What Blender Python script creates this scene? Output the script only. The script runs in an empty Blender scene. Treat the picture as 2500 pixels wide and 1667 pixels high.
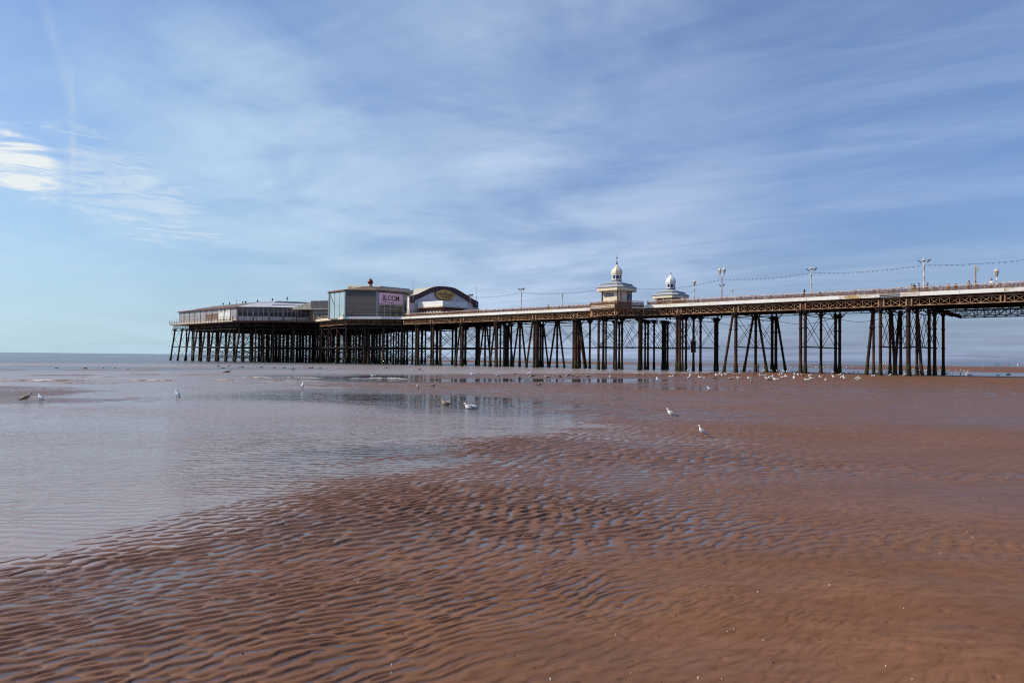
import bpy, math, random
import numpy as np
from mathutils import Vector, Matrix
random.seed(7); RNG = np.random.default_rng(11)
C = bpy.context.scene.collection
PI = math.pi
# ---------------------------------------------------------------- camera frame
FPX, EYE = 1800.0, 1.9
PITCH, ROLL = math.atan(39.5/FPX), math.atan(0.0106)
CAM_M = Matrix.Rotation(PI/2+PITCH, 3, 'X') @ Matrix.Rotation(ROLL, 3, 'Z')
CM = np.array(CAM_M)
def ray(u, v): return CM @ np.array([(u-1250)/FPX, -(v-833.5)/FPX, -1.0])
def at(u, v, Z=0.0):                      # photo pixel -> point on the level Z
    d = ray(u, v); t = (Z-EYE)/d[2]; return np.array([d[0]*t, d[1]*t, Z])
# pier frame: s runs seaward along the pier, w across it (0 = near edge), z up
O2 = np.array([61.0612, 87.8504]); A2 = np.array([-0.72804755, 0.68552663]); W2 = np.array([0.68552663, 0.72804755])
PANG = math.atan2(A2[1], A2[0])
def PW(s, w, z): p = O2+A2*s+W2*w; return Vector((p[0], p[1], z))
def s_at(u, v, w):
    d = ray(u, v)[:2]; r = -(O2+w*W2)
    return float(np.linalg.solve(np.array([[A2[0], -d[0]], [A2[1], -d[1]]]), r)[0])
def z_at(u, v, w):
    d = ray(u, v); r = -(O2+w*W2)
    t = np.linalg.solve(np.array([[A2[0], -d[0]], [A2[1], -d[1]]]), r)[1]; return EYE+d[2]*t
# ---------------------------------------------------------------- materials
def nt(m): m.use_nodes = True; t = m.node_tree; return t, t.nodes, t.links
class NB:                                  # small node helper
    def __init__(s, tree): s.t = tree; s.n = tree.nodes; s.l = tree.links
    def new(s, typ, **kw):
        n = s.n.new(typ)
        for k, v in kw.items(): setattr(n, k, v)
        return n
    def put(s, sock, val):
        if isinstance(val, bpy.types.NodeSocket): s.l.new(val, sock)
        elif val is not None: sock.default_value = val
    def math(s, op, a, b=None, c=None, clamp=False):
        n = s.new('ShaderNodeMath', operation=op, use_clamp=clamp); s.put(n.inputs[0], a)
        if b is not None: s.put(n.inputs[1], b)
        if c is not None: s.put(n.inputs[2], c)
        return n.outputs[0]
    def vmath(s, op, a, b=None):
        n = s.new('ShaderNodeVectorMath', operation=op); s.put(n.inputs[0], a)
        if b is not None: s.put(n.inputs[1], b)
        return n.outputs['Value'] if op in ('DOT_PRODUCT', 'LENGTH', 'DISTANCE') else n.outputs[0]
    def noise(s, vec, scale, detail=4, rough=.55, dist=0.0, out='Fac'):
        n = s.new('ShaderNodeTexNoise'); s.put(n.inputs['Vector'], vec); n.inputs['Scale'].default_value = scale
        n.inputs['Detail'].default_value = detail; n.inputs['Roughness'].default_value = rough; n.inputs['Distortion'].default_value = dist
        return n.outputs[out]
    def ramp(s, f, lo, hi, a=0.0, b=1.0, smooth=True):
        n = s.new('ShaderNodeMapRange'); n.interpolation_type = 'SMOOTHSTEP' if smooth else 'LINEAR'; n.clamp = True
        s.put(n.inputs[0], f)
        for i, x in enumerate((lo, hi, a, b)): s.put(n.inputs[i+1], x)
        return n.outputs[0]
    def mix(s, f, a, b):
        n = s.new('ShaderNodeMix', data_type='RGBA'); s.put(n.inputs[0], f); s.put(n.inputs[6], a); s.put(n.inputs[7], b); return n.outputs[2]
    def scalev(s, v, xyz):
        n = s.new('ShaderNodeMapping'); s.put(n.inputs[0], v); n.inputs[3].default_value = xyz; return n.outputs[0]
    def bump(s, h, strength, dist=.02, normal=None):
        n = s.new('ShaderNodeBump'); n.inputs['Strength'].default_value = strength; n.inputs['Distance'].default_value = dist
        s.put(n.inputs['Height'], h)
        if normal is not None: s.put(n.inputs['Normal'], normal)
        return n.outputs[0]
def c4(c): return (c[0], c[1], c[2], 1.0)
MATS = {}
def mat(name, c1, c2=None, rough=.6, scale=3.0, lo=.42, hi=.62, metal=0.0, bump=0.0, stretch=(1, 1, 1), c3=None, spec=.4, fine=0):
    m = bpy.data.materials.new(name); t, n, l = nt(m); b = NB(t); p = n['Principled BSDF']
    pos = b.new('ShaderNodeNewGeometry').outputs['Position']
    v = b.scalev(pos, stretch)
    f = b.noise(v, scale, 5, .6)
    col = b.mix(b.ramp(f, lo, hi), c4(c1), c4(c2 if c2 else [x*.72 for x in c1]))
    if c3: col = b.mix(b.ramp(b.noise(v, scale*3.7, 4, .65), .56, .66), col, c4(c3))
    l.new(col, p.inputs['Base Color']); l.new(b.ramp(f, .3, .7, rough*.85, min(1, rough*1.15)), p.inputs['Roughness'])
    p.inputs['Metallic'].default_value = metal; p.inputs['Specular IOR Level'].default_value = spec
    if bump: l.new(b.bump(b.noise(v, scale*6, 4), bump, .03), p.inputs['Normal'])
    MATS[name] = m; return m
def glass(name, tint, clear, rough=.03):
    m = bpy.data.materials.new(name); t, n, l = nt(m); b = NB(t); out = n['Material Output']; n.remove(n['Principled BSDF'])
    tr = b.new('ShaderNodeBsdfTransparent'); tr.inputs[0].default_value = c4([.75+.25*x for x in tint])
    df = b.new('ShaderNodeBsdfDiffuse'); df.inputs[0].default_value = c4(tint)
    gl = b.new('ShaderNodeBsdfGlossy'); gl.inputs['Roughness'].default_value = rough
    m1 = b.new('ShaderNodeMixShader'); m1.inputs[0].default_value = clear; l.new(df.outputs[0], m1.inputs[1]); l.new(tr.outputs[0], m1.inputs[2])
    fr = b.new('ShaderNodeFresnel'); fr.inputs[0].default_value = 1.5
    m2 = b.new('ShaderNodeMixShader'); l.new(b.math('MULTIPLY_ADD', fr.outputs[0], .75, .0), m2.inputs[0]); l.new(m1.outputs[0], m2.inputs[1]); l.new(gl.outputs[0], m2.inputs[2])
    l.new(m2.outputs[0], out.inputs[0]); MATS[name] = m; return m
IRON = mat('iron column', (.024, .014, .011), (.080, .034, .020), .72, .9, lo=.46, hi=.62, bump=.25, c3=(.018, .012, .010), stretch=(1, 1, .3), spec=.2)
IRON2 = mat('dark iron', (.014, .010, .009), (.026, .014, .010), .7, 1.3, spec=.18)
MUSSEL = mat('mussel crust', (.026, .022, .013), (.060, .050, .026), .9, 4, bump=.9, spec=.15)
RUSTY = mat('rusty girder', (.43, .27, .16), (.16, .068, .034), .7, 1.3, lo=.44, hi=.66, bump=.2, c3=(.32, .15, .07), spec=.2)
TIMBER = mat('weathered timber', (.20, .13, .09), (.10, .065, .045), .8, 2.2, stretch=(.6, .6, 6))
BROWNPAINT = mat('brown paint', (.13, .055, .045), (.08, .038, .034), .6, 2, spec=.25)
WHITE = mat('white paint', (.80, .80, .78), (.74, .745, .72), .45, .35, c3=(.72, .70, .64))
WHITE2 = mat('soiled white paint', (.70, .68, .62), (.76, .75, .71), .5, .8, c3=(.56, .50, .40), stretch=(1, 1, .25))
PEEL = mat('peeling white paint', (.74, .73, .69), (.50, .46, .40), .6, .9, lo=.45, hi=.6, stretch=(.5, .5, 2.6), c3=(.34, .21, .10))
STAIN = mat('rust stained paint', (.66, .63, .55), (.42, .29, .13), .6, 1.1, lo=.42, hi=.58, c3=(.25, .13, .05))
GREYBOARD = mat('grey weathered board', (.36, .31, .27), (.24, .20, .17), .8, 2, stretch=(.4, .4, 6))
CREAM = mat('cream paint', (.74, .66, .50), (.66, .58, .43), .5, .8)
CREAM2 = mat('cream boards', (.62, .53, .40), (.44, .36, .25), .55, 2.4)
RAILRUST = mat('rusty cast iron', (.165, .078, .043), (.42, .28, .18), .75, 2.0, lo=.5, hi=.68, c3=(.08, .028, .016), spec=.2)
RAILPALE = mat('peeling rail paint', (.62, .49, .43), (.34, .16, .09), .6, 2.2, lo=.50, hi=.66)
PLANK = mat('deck planks', (.10, .07, .055), (.06, .042, .034), .85, 1.5, spec=.2)
ROOFGREY = mat('grey roof felt', (.52, .53, .57), (.42, .43, .48), .5, .5)
ROOFDARK = mat('dark roof felt', (.055, .058, .075), (.085, .085, .10), .6, .8)
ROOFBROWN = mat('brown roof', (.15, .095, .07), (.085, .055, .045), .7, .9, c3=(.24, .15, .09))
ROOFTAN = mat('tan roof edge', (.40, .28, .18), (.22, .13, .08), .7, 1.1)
SLATE = mat('slate roof', (.37, .40, .44), (.29, .31, .35), .5, 2.5)
SLATE2 = mat('dark slate', (.16, .165, .18), (.12, .12, .135), .55, 2.5)
FRAME = mat('mauve window frame', (.78, .64, .61), (.58, .44, .42), .55, 2)
WFRAME = mat('pale window frame', (.62, .60, .58), (.50, .48, .47), .5, 2)
DADO = mat('pale dado', (.80, .72, .66), (.66, .57, .51), .6, 1.4)
GLASSDARK = glass('dark window glass', (.040, .026, .028), .12)
GLASSLIT = glass('sunlit window glass', (.42, .40, .43), .12)  # pale tint puts sunlight and sky reflection into the glass colour
GLASSCLEAR = glass('clear glass', (.15, .19, .18), .50)
GLASSBLUE = mat('blue glass', (.012, .022, .085), None, .35, spec=.25)
SHUT = mat('roller shutter', (.22, .165, .145), (.30, .22, .165), .5, .35, stretch=(.1, .1, 3))
GREENPOST = mat('green grey frame', (.33, .40, .38), (.24, .28, .27), .5, 2)
PINK = mat('pink sign board', (.90, .58, .80), (.86, .54, .76), .5, .5)
LETTERBROWN = mat('brown lettering', (.10, .045, .03), None, .5)
LETTERGOLD = mat('gold lettering', (.42, .24, .12), None, .5)
GOLD = mat('gold sign board', (.72, .46, .09), (.52, .20, .05), .4, .30, lo=.42, hi=.70)
MAROON = mat('maroon paint', (.060, .018, .026), (.055, .016, .02), .45, 1)
LILAC = mat('lilac sheet cladding', (.70, .62, .63), (.62, .54, .55), .5, .6)
PALEROOF = mat('pale sheet roof', (.54, .50, .42), (.42, .36, .27), .6, 1.2, c3=(.62, .60, .54))
BEIGE = mat('beige render', (.50, .45, .40), (.43, .38, .34), .6, .6)
REDWALL = mat('red brown wall', (.15, .055, .045), (.22, .10, .08), .7, 4)
BLACK = mat('black', (.018, .016, .02), None, .5)
DGREY = mat('dark grey board', (.085, .085, .10), (.11, .105, .115), .55, 1)
SIGNBLUE = mat('blue sign board', (.025, .04, .17), None, .4)
LAMPPALE = mat('peeling lamp paint', (.70, .65, .58), (.34, .17, .09), .5, 3.2, lo=.52, hi=.66)
LAMPRUST = mat('rusty lamp paint', (.36, .17, .10), (.60, .50, .42), .6, 2.6, lo=.52, hi=.68)
LAMPGLASS = glass('lantern glass', (.55, .50, .42), .25)
WIRE = mat('black wire', (.012, .012, .016), None, .6)
NAVY = mat('navy canvas', (.015, .02, .06), None, .8)
GWHITE = mat('gull white', (.82, .81, .79), (.78, .77, .75), .7, 20)
GGREY = mat('gull grey', (.36, .38, .42), (.30, .31, .35), .7, 20)
GBROWN = mat('gull brown', (.22, .165, .12), (.10, .072, .052), .75, 38)
GPALE = mat('gull buff', (.50, .42, .34), (.30, .22, .16), .75, 30)
GBLACK = mat('gull black', (.02, .018, .018), None, .7)
GBILL = mat('gull bill', (.62, .42, .08), None, .5)
GLEG = mat('gull leg', (.42, .16, .10), None, .5)
GLEGD = mat('gull dark leg', (.16, .09, .07), None, .5)
SKIN = mat('skin', (.48, .27, .19), None, .5)
FOAM = mat('sea foam', (.80, .78, .74), (.55, .48, .42), .8, 5)
SHELL = mat('shell', (.75, .70, .60), (.55, .50, .42), .5, 30)
_cl = {}
def cloth(c):
    k = tuple(c)
    if k not in _cl: _cl[k] = mat('cloth %d' % len(_cl), c, [x*.8 for x in c], .85, 12)
    return _cl[k]
# ---------------------------------------------------------------- mesh builder
BASE = {}
class MB:
    def __init__(s): s.v = []; s.f = []; s.m = []; s.mats = []
    def mi(s, m):
        if m not in s.mats: s.mats.append(m)
        return s.mats.index(m)
    def face(s, idx, m): s.f.append(tuple(idx)); s.m.append(s.mi(m))
    def pts(s, ps):
        k = len(s.v); s.v.extend([tuple(p) for p in ps]); return k
    def hexa(s, p, m):                     # 8 corners: bottom 4 then top 4
        k = s.pts(p)
        for q in ((0, 3, 2, 1), (4, 5, 6, 7), (0, 1, 5, 4), (1, 2, 6, 5), (2, 3, 7, 6), (3, 0, 4, 7)): s.face([k+i for i in q], m)
    def box(s, x0, x1, y0, y1, z0, z1, m):
        s.hexa([(x0, y0, z0), (x1, y0, z0), (x1, y1, z0), (x0, y1, z0), (x0, y0, z1), (x1, y0, z1), (x1, y1, z1), (x0, y1, z1)], m)
    def beam(s, a, b, w, h, m, up=(0, 0, 1)):
        a, b = Vector(a), Vector(b); d = (b-a)
        if d.length < 1e-6: return
        d.normalize(); u = Vector(up)
        if abs(d.dot(u)) > .98: u = Vector((0, 1, 0)) if abs(d.y) < .9 else Vector((1, 0, 0))
        x = d.cross(u).normalized()*w/2; y = x.cross(d).normalized()*h/2
        s.hexa([a-x-y, a+x-y, b+x-y, b-x-y, a-x+y, a+x+y, b+x+y, b-x+y], m)
    def tube(s, pts, rs, m, n=8, cap=True):
        pts = [Vector(p) for p in pts]; rs = rs if isinstance(rs, (list, tuple)) else [rs]*len(pts); rings = []
        ref = None
        for i, p in enumerate(pts):
            d = (pts[min(i+1, len(pts)-1)]-pts[max(i-1, 0)]).normalized()
            if ref is None: ref = Vector((0, 0, 1)) if abs(d.z) < .9 else Vector((1, 0, 0))
            x = d.cross(ref); x = x.normalized() if x.length > 1e-5 else Vector((1, 0, 0)); y = x.cross(d).normalized()
            r = rs[i]; rx, ry = r if isinstance(r, tuple) else (r, r)
            rings.append(s.pts([p+x*(math.cos(2*PI*k/n)*rx)+y*(math.sin(2*PI*k/n)*ry) for k in range(n)]))
        for i in range(len(rings)-1):
            for k in range(n):
                a, b = rings[i]+k, rings[i]+(k+1) % n; c, d = rings[i+1]+(k+1) % n, rings[i+1]+k
                s.face((a, d, c, b), m)
        if cap:
            s.face([rings[0]+k for k in range(n)], m); s.face([rings[-1]+n-1-k for k in range(n)], m)
    def lathe(s, c, prof, m, n=12, rot=0.0):
        rings = []
        for r, z in prof: rings.append(s.pts([(c[0]+max(r, 1e-3)*math.cos(2*PI*k/n+rot), c[1]+max(r, 1e-3)*math.sin(2*PI*k/n+rot), z) for k in range(n)]))
        for i in range(len(rings)-1):
            for k in range(n): s.face((rings[i]+k, rings[i]+(k+1) % n, rings[i+1]+(k+1) % n, rings[i+1]+k), m)
        s.face([rings[0]+n-1-k for k in range(n)], m); s.face([rings[-1]+k for k in range(n)], m)
    def prism(s, poly, z0, z1, m, mtop=None):
        n = len(poly); a = s.pts([(p[0], p[1], z0) for p in poly]); b = s.pts([(p[0], p[1], z1) for p in poly])
        for i in range(n): s.face((a+i, a+(i+1) % n, b+(i+1) % n, b+i), m)
        s.face([a+n-1-i for i in range(n)], m); s.face([b+i for i in range(n)], mtop or m)
    def loft(s, p0, z0, p1, z1, m):        # band between two rings of the same count
        n = len(p0); a = s.pts([(p[0], p[1], z0) for p in p0]); b = s.pts([(p[0], p[1], z1) for p in p1])
        for i in range(n): s.face((a+i, a+(i+1) % n, b+(i+1) % n, b+i), m)
    def cap(s, poly, z, m):
        a = s.pts([(p[0], p[1], z) for p in poly]); s.face([a+i for i in range(len(poly))], m)
    def mesh(s, name, off=(0, 0, 0), smooth=False):
        me = bpy.data.meshes.new(name); o = off
        me.from_pydata([(v[0]-o[0], v[1]-o[1], v[2]-o[2]) for v in s.v], [], s.f)
        for m in s.mats: me.materials.append(m)
        me.polygons.foreach_set('material_index', s.m)
        if smooth: me.polygons.foreach_set('use_smooth', [True]*len(s.f))
        me.update(); return me
    def build(s, name, parent=None, smooth=False, label=None):
        off = BASE.get(parent.name, (0, 0, 0)) if parent else (0, 0, 0)
        o = bpy.data.objects.new(name, s.mesh(name, off, smooth)); C.objects.link(o)
        if parent:
            o.parent = parent; BASE[o.name] = off
        if label: o['label'] = label
        return o
def L(s, w, z): return (s, -w, z)          # pier coordinates -> the pier frame's own axes
def LP(poly):                              # polygon given as (s, w), made counter-clockwise seen from above
    p = [(q[0], -q[1]) for q in poly]
    a = sum(p[i][0]*p[(i+1) % len(p)][1]-p[(i+1) % len(p)][0]*p[i][1] for i in range(len(p)))
    return p if a > 0 else p[::-1]
def tag(o, label, cat, group=None, kind=None):
    if label: o['label'] = label
    if cat: o['category'] = cat
    if group: o['group'] = group
    if kind: o['kind'] = kind
    return o
def pier_thing(name, label, cat, s, w, z, group=None):
    o = bpy.data.objects.new(name, None); C.objects.link(o); o.empty_display_size = .5
    o.location = PW(s, w, z); o.rotation_euler = (0, 0, PANG); BASE[o.name] = L(s, w, z)
    return tag(o, label, cat, group)
def copy_part(o, parent, loc, rz=0.0, label=None):
    c = o.copy(); C.objects.link(c); c.parent = parent; c.location = loc; c.rotation_euler = (0, 0, rz)
    if label: c['label'] = label
    return c
def text_mb(mb, body, size, org, ex, ez, nrm, m, m_out=None, shear=0.0, extrude=.02, width=None, bold=0.0):
    cu = bpy.data.curves.new('lettering', 'FONT'); cu.body = body; cu.size = size; cu.align_x = 'CENTER'; cu.align_y = 'CENTER'
    cu.shear = shear; cu.offset = bold; cu.resolution_u = 3
    ob = bpy.data.objects.new('lettering', cu); C.objects.link(ob)
    dg = bpy.context.evaluated_depsgraph_get(); me = bpy.data.meshes.new_from_object(ob.evaluated_get(dg))
    ex, ez, nrm, org = Vector(ex), Vector(ez), Vector(nrm), Vector(org)
    xs = [v.co.x for v in me.vertices]; k = 1.0
    if width and xs: k = width/(max(xs)-min(xs))
    a = mb.pts([org+ex*(v.co.x*k)+ez*v.co.y+nrm*extrude for v in me.vertices])
    for p in me.polygons: mb.face([a+i for i in p.vertices], m)
    bpy.data.objects.remove(ob); bpy.data.meshes.remove(me)
# ================================================================ PIER (walkway)
ZD = 10.55
pier = pier_thing('pier', 'long iron seaside pier with white edge boards, rusty lattice girders and dark columns', 'pier', 60, 7, 0)
def column_mb(s, w, ztop, r, ds=0.0, dw=0.0, z0=-.8, n=10, crust=1.5, cap=True):
    mb = MB(); jit = random.uniform
    def ax(z, k=1.0):
        t = (ztop-z)/ztop; return L(s+ds*t, w+dw*t, z)
    mb.tube([ax(z0), ax(.25), ax(.7), ax(1.1), ax(crust)], [r*1.45, r*1.42, r*jit(1.2, 1.4), r*jit(1.12, 1.3), r*1.08], MUSSEL, n)
    mb.tube([ax(crust-.05), ax(ztop)], r, IRON, n, False)
    for z in (3.9, 6.6):
        mb.tube([ax(z-.09), ax(z+.09)], r*1.38, IRON, n)
    if cap:
        mb.tube([ax(ztop-.9), ax(ztop-.55), ax(ztop-.05)], [r, r*1.25, r*1.6], IRON2, n)
        for d in (-1, 1):
            a = ax(ztop-.85); mb.beam(a, (a[0]+d*.75, a[1], ztop-.05), .12, .16, IRON2); mb.beam(a, (a[0], a[1]+d*.75, ztop-.05), .12, .16, IRON2)
    return mb
ncol = 0
def col(s, w, r=.17, ztop=9.28, **k):
    column_mb(s, w, ztop, r, **k).build('column', pier, True)
def raker(s, w, ds, r=.19, ztop=9.0):
    column_mb(s, w, ztop, r, ds=ds, cap=False, crust=1.7).build('raking_column', pier, True)
def bent_ties(s, ws, z=3.9, zt=8.5, double=True, r=.042):
    mb = MB()
    for a, b in zip(ws, ws[1:]):
        for o in ((-.22, .22) if double else (0,)):
            mb.tube([L(s+o, a, z+.1), L(s+o, b, zt)], r, IRON2, 5, False)
            mb.tube([L(s+o*1.5, a, zt), L(s+o*1.5, b, z+.1)], r, IRON2, 5, False)
    mb.build('cross_brace', pier)
    mt = MB(); mt.beam(L(s, ws[0], z), L(s, ws[-1], z), .16, .18, IRON); mt.build('tie_beam', pier)
    mh = MB(); mh.beam(L(s, ws[0], 8.45), L(s, ws[-1], 8.45), .08, .10, IRON2); mh.build('tie_beam', pier)
def arch(s, wa, wb, z=8.2, h=.75):
    mb = MB(); pts = []
    for k in range(11):
        t = PI*k/10; c = math.cos(t); sn = math.sin(t)
        pts.append(L(s, (wa+wb)/2-(wb-wa)/2*(abs(c)**.45)*(1 if c > 0 else -1), z+h*sn**.6))
    mb.tube(pts, .07, IRON2, 6); mb.build('arch_bracket', pier, True)
def bentA(s):
    for d in (-.42, .42): col(s+d*.8, .35, .22); col(s+d*.75, 14.1, .22)
    col(s, 7.2, .19); bent_ties(s, (.35, 7.2, 14.1))
def bentB(s):
    col(s, .35, .25); raker(s+.5, .35, 1.5)
    col(s, 7.2, .22); raker(s+.4, 7.2, 1.6); raker(s-.4, 7.2, -1.5)
    for d in (-.4, .4): col(s+d*.8, 14.1, .24)
    raker(s-.5, 14.1, -1.5); bent_ties(s, (.35, 7.2, 14.1)); arch(s, .5, 7.0); arch(s, 7.4, 13.9)
bentA(-9.5)
# group at the right: two bents close together
for u, w, r in ((2149.6, .35, .20), (2217.8, .35, .27), (2132.7, 3, .17), (2173, 5, .17), (2199, 10, .19), (2238.5, 5.5, .18), (2268.6, 9, .20), (2282, 12, .22), (2303, 14.1, .20)):
    col(s_at(u, 900, w), w, r)
for u0, u1, w in ((2131.5, 2115, 3), (2176, 2186, 5), (2196, 2184, 10), (2239, 2250.5, 5.5)):
    s0, s1 = s_at(u0, 780, w), s_at(u1, 910, w); raker(s0, w, s1-s0, .20)
bent_ties(16.0, (.35, 5, 10, 14.1), double=True); bent_ties(12.6, (.35, 5.5, 9, 14.1), double=True); arch(16.0, .5, 4.8)
bentA(26.56); bentB(36.89)
for u, w, r in ((1652.6, .35, .24), (1659, .35, .24), (1666, 2.5, .16), (1674.5, 4, .19), (1692.8, 5, .19), (1710, 7.2, .20), (1746, 13.6, .22), (1751, 14.1, .20),
                (1479, 3, .17), (1499, 10, .17), (1518, 4, .22), (1560, 7.2, .20), (1566, 9, .19), (1574.7, 12, .19), (1581.6, 14.1, .20), (1596.4, 14.1, .19),
                (1618, 16, .24), (1623.5, 16, .24), (1629.5, 19, .20), (1411, 3, .2), (1439.6, 7.2, .2), (1400, .35, .24), (1405, .35, .24), (1162.9, 14.1, .19), (1195, 10, .18)):
    col(s_at(u, 900, w), w, r)
for s, w in ((60.3, -3.3), (59.8, -2.6), (56.2, -4.0), (53.4, -1.2)): col(s, w, .22, 9.25)
bent_ties(46.77, (.35, 4, 7.2, 13.6)); bent_ties(57.2, (.35, 7.2, 14.1)); bent_ties(60.0, (-3.2, 3, 7.2)); bent_ties(53.5, (-1, 4.5, 9, 14.1)); bent_ties(55.5, (9, 14.1, 19))
mb = MB(); a = s_at(1692.8, 850, 4.8); mb.box(a-.3, a+.3, -5.1, -4.5, 3.1, 4.95, IRON); mb.box(a-.34, a+.34, -5.14, -4.46, 4.94, 5.04, IRON2); mb.build('service_box', pier)
bent_ties(68.2, (.35, 7.2, 14.1)); col(68.2, 14.1, .2); raker(s_at(1411, 800, 3), 3, -1.7)
bentB(78.3); col(78.3-.6, .35, .25); col(s_at(1313.5, 900, 3), 3, .17); col(s_at(1307, 900, 2), 2, .17)
bentB(88.4); col(s_at(1221, 900, 3), 3, .19); col(s_at(1229.7, 900, 5), 5, .19)
bentB(98.7); bentA(108.3); bentA(113.6)
for s in (103.6, 93.5, 111.0): col(s, 5.2, .2); col(s, 10, .2); bent_ties(s, (5.2, 10), double=False)
# deck and what carries it
mb = MB(); mb.prism(LP([(-14, .12), (119.4, .12), (119.4, 14.4), (-14, 14.4)]), 10.32, ZD, PLANK)
mb.prism(LP([(64.3, .1), (61.9, -3.3), (56.4, -4.1), (53.4, .1)]), 10.34, ZD-.004, PLANK)
mb.prism(LP([(65, 14.42), (62.5, 20), (54, 20), (51.5, 14.42)]), 10.34, ZD-.004, PLANK); mb.build('deck', pier)
mb = MB()
for w in (3.6, 7.2, 10.8): mb.box(-14, 119, -w-.12, -w+.12, 9.42, 10.318, IRON2)
s = -13.5
while s < 118.5:
    mb.box(s-.1, s+.1, -14.05, -.45, 9.8, 10.316, IRON2); s += 1.15
mb.build('joist_frame', pier)
def lattice(mb, p, q, z0, z1, n, m, t=.062, mode='X', ch=.10, posts=True):
    P = lambda k, z: L(p[0]+(q[0]-p[0])*k, p[1]+(q[1]-p[1])*k, z)
    mb.beam(P(0, z1-ch/2), P(1, z1-ch/2), .22, ch, m); mb.beam(P(0, z0+ch/2), P(1, z0+ch/2), .24, ch, m)
    for i in range(n):
        a, b = i/n, (i+1)/n
        if mode == 'X' or i % 2 == 0: mb.beam(P(a, z0+ch), P(b, z1-ch), t, .05, m)
        if mode == 'X' or i % 2 == 1: mb.beam(P(b, z0+ch), P(a, z1-ch), t*.9, .045, m)
        if i and (mode == 'X' or True): mb.beam(P(a, z0+ch), P(a, z1-ch), .055, t*.9, m)
    if posts:
        for k in (0, 1):
            e = .22/max(.1, math.hypot(q[0]-p[0], q[1]-p[1])); kk = k+(e if k == 0 else -e)
            mb.beam(P(kk, z0), P(kk, z1), .16, .34, m)
spans = [(-8.2, 2.2), (2.2, 12.5), (12.7, 15.9), (16.1, 26.4), (26.7, 36.7), (37.0, 46.6), (46.9, 57.0), (57.3, 68.0), (68.4, 78.1), (78.5, 88.2), (88.6, 98.5), (98.9, 108.3), (108.7, 118.6)]
for a, b in spans:
    n = max(3, round((b-a)/1.14)); mb = MB(); lattice(mb, (a, .4), (b, .4), 9.25, 10.22, n, RUSTY, posts=True); g = mb.build('lattice_girder', pier)
    m2 = MB(); lattice(m2, (a, 14.05), (b, 14.05), 9.3, 10.22, n, IRON2, mode='V'); m2.build('lattice_girder', pier)
for s in (12.6, 16.0, 26.55, 36.85, 46.75, 57.15, 68.2, 78.3, 88.4, 98.7, 108.5):
    mb = MB(); mb.box(s-.30, s+.30, -.62, -.30, 9.22, 10.30, IRON); mb.build('girder_post', pier)
# deep truss carrying the wide span at the right
for w in (8.5, 13.2):
    mb = MB(); P = [(11.6, 9.35), (9.4, 8.25)]
    mb.beam(L(11.9, w, 9.3), L(9.3, w, 8.3), .3, .5, IRON2); mb.beam(L(9.4, w, 8.2), L(-9, w, 8.2), .22, .14, IRON2)
    mb.beam(L(11.0, w, 8.75), L(-9, w, 8.75), .1, .09, IRON2); mb.beam(L(12, w, 9.2), L(-9, w, 9.2), .2, .12, IRON2)
    k = 9.0
    while k > -8:
        mb.beam(L(k, w, 8.2), L(k, w, 9.3), .09, .09, IRON2); mb.beam(L(k, w, 8.2), L(k-1.25, w, 9.25), .08, .06, IRON2); mb.beam(L(k, w, 9.25), L(k-1.25, w, 8.2), .08, .06, IRON2); k -= 1.25
    mb.build('deep_truss', pier)
# white edge boards, one part per panel
def fascia(a, b, m, z0=10.48, z1=11.0, label=None, w=0.0):
    mb = MB(); mb.box(a+.02, b-.02, -w-.07, -w+.03, z0+random.uniform(0, .02), z1-random.uniform(0, .025), m); mb.box(a+.02, b-.02, -w-.066, -w+.042, z0-.03, z0-.004, IRON); return mb.build('fascia_board', pier, label=label)
x = -14.0
for a, b, m, lab in [(-14, -9, WHITE, None), (-9, -4, WHITE, None), (-4, -1.6, WHITE, None), (-1.6, 2.0, PEEL, 'white edge board with flaking paint'), (2.0, 6.7, WHITE, None), (6.7, 11.3, WHITE, None), (11.3, 13.6, PEEL, 'white edge board with badly flaking paint'),
                     (16.1, 18.6, PEEL, 'white edge board with flaking paint'), (18.6, 21.3, STAIN, 'edge board stained brown with rust')]: fascia(a, b, m, label=lab)
fascia(13.6, 14.85, GREYBOARD, 10.72, 10.98, 'bare grey edge board with the panel below missing'); fascia(14.85, 16.1, GREYBOARD, 10.74, 10.99, 'bare grey edge board with the panel below missing')
x = 21.3
while x < 53.0:
    e = min(x+4.6, 53.2); fascia(x, e, random.choice((WHITE, WHITE, WHITE2)) if x < 50 else CREAM, label=None if x < 50 else 'cream edge board next to the kiosk platform'); x = e
x = 64.4
while x < 118.4:
    e = min(x+4.6, 118.8); fascia(x, e, PEEL if x < 67 else random.choice((WHITE, WHITE, WHITE2)), label='white edge board with flaking paint' if x < 67 else None); x = e
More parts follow.
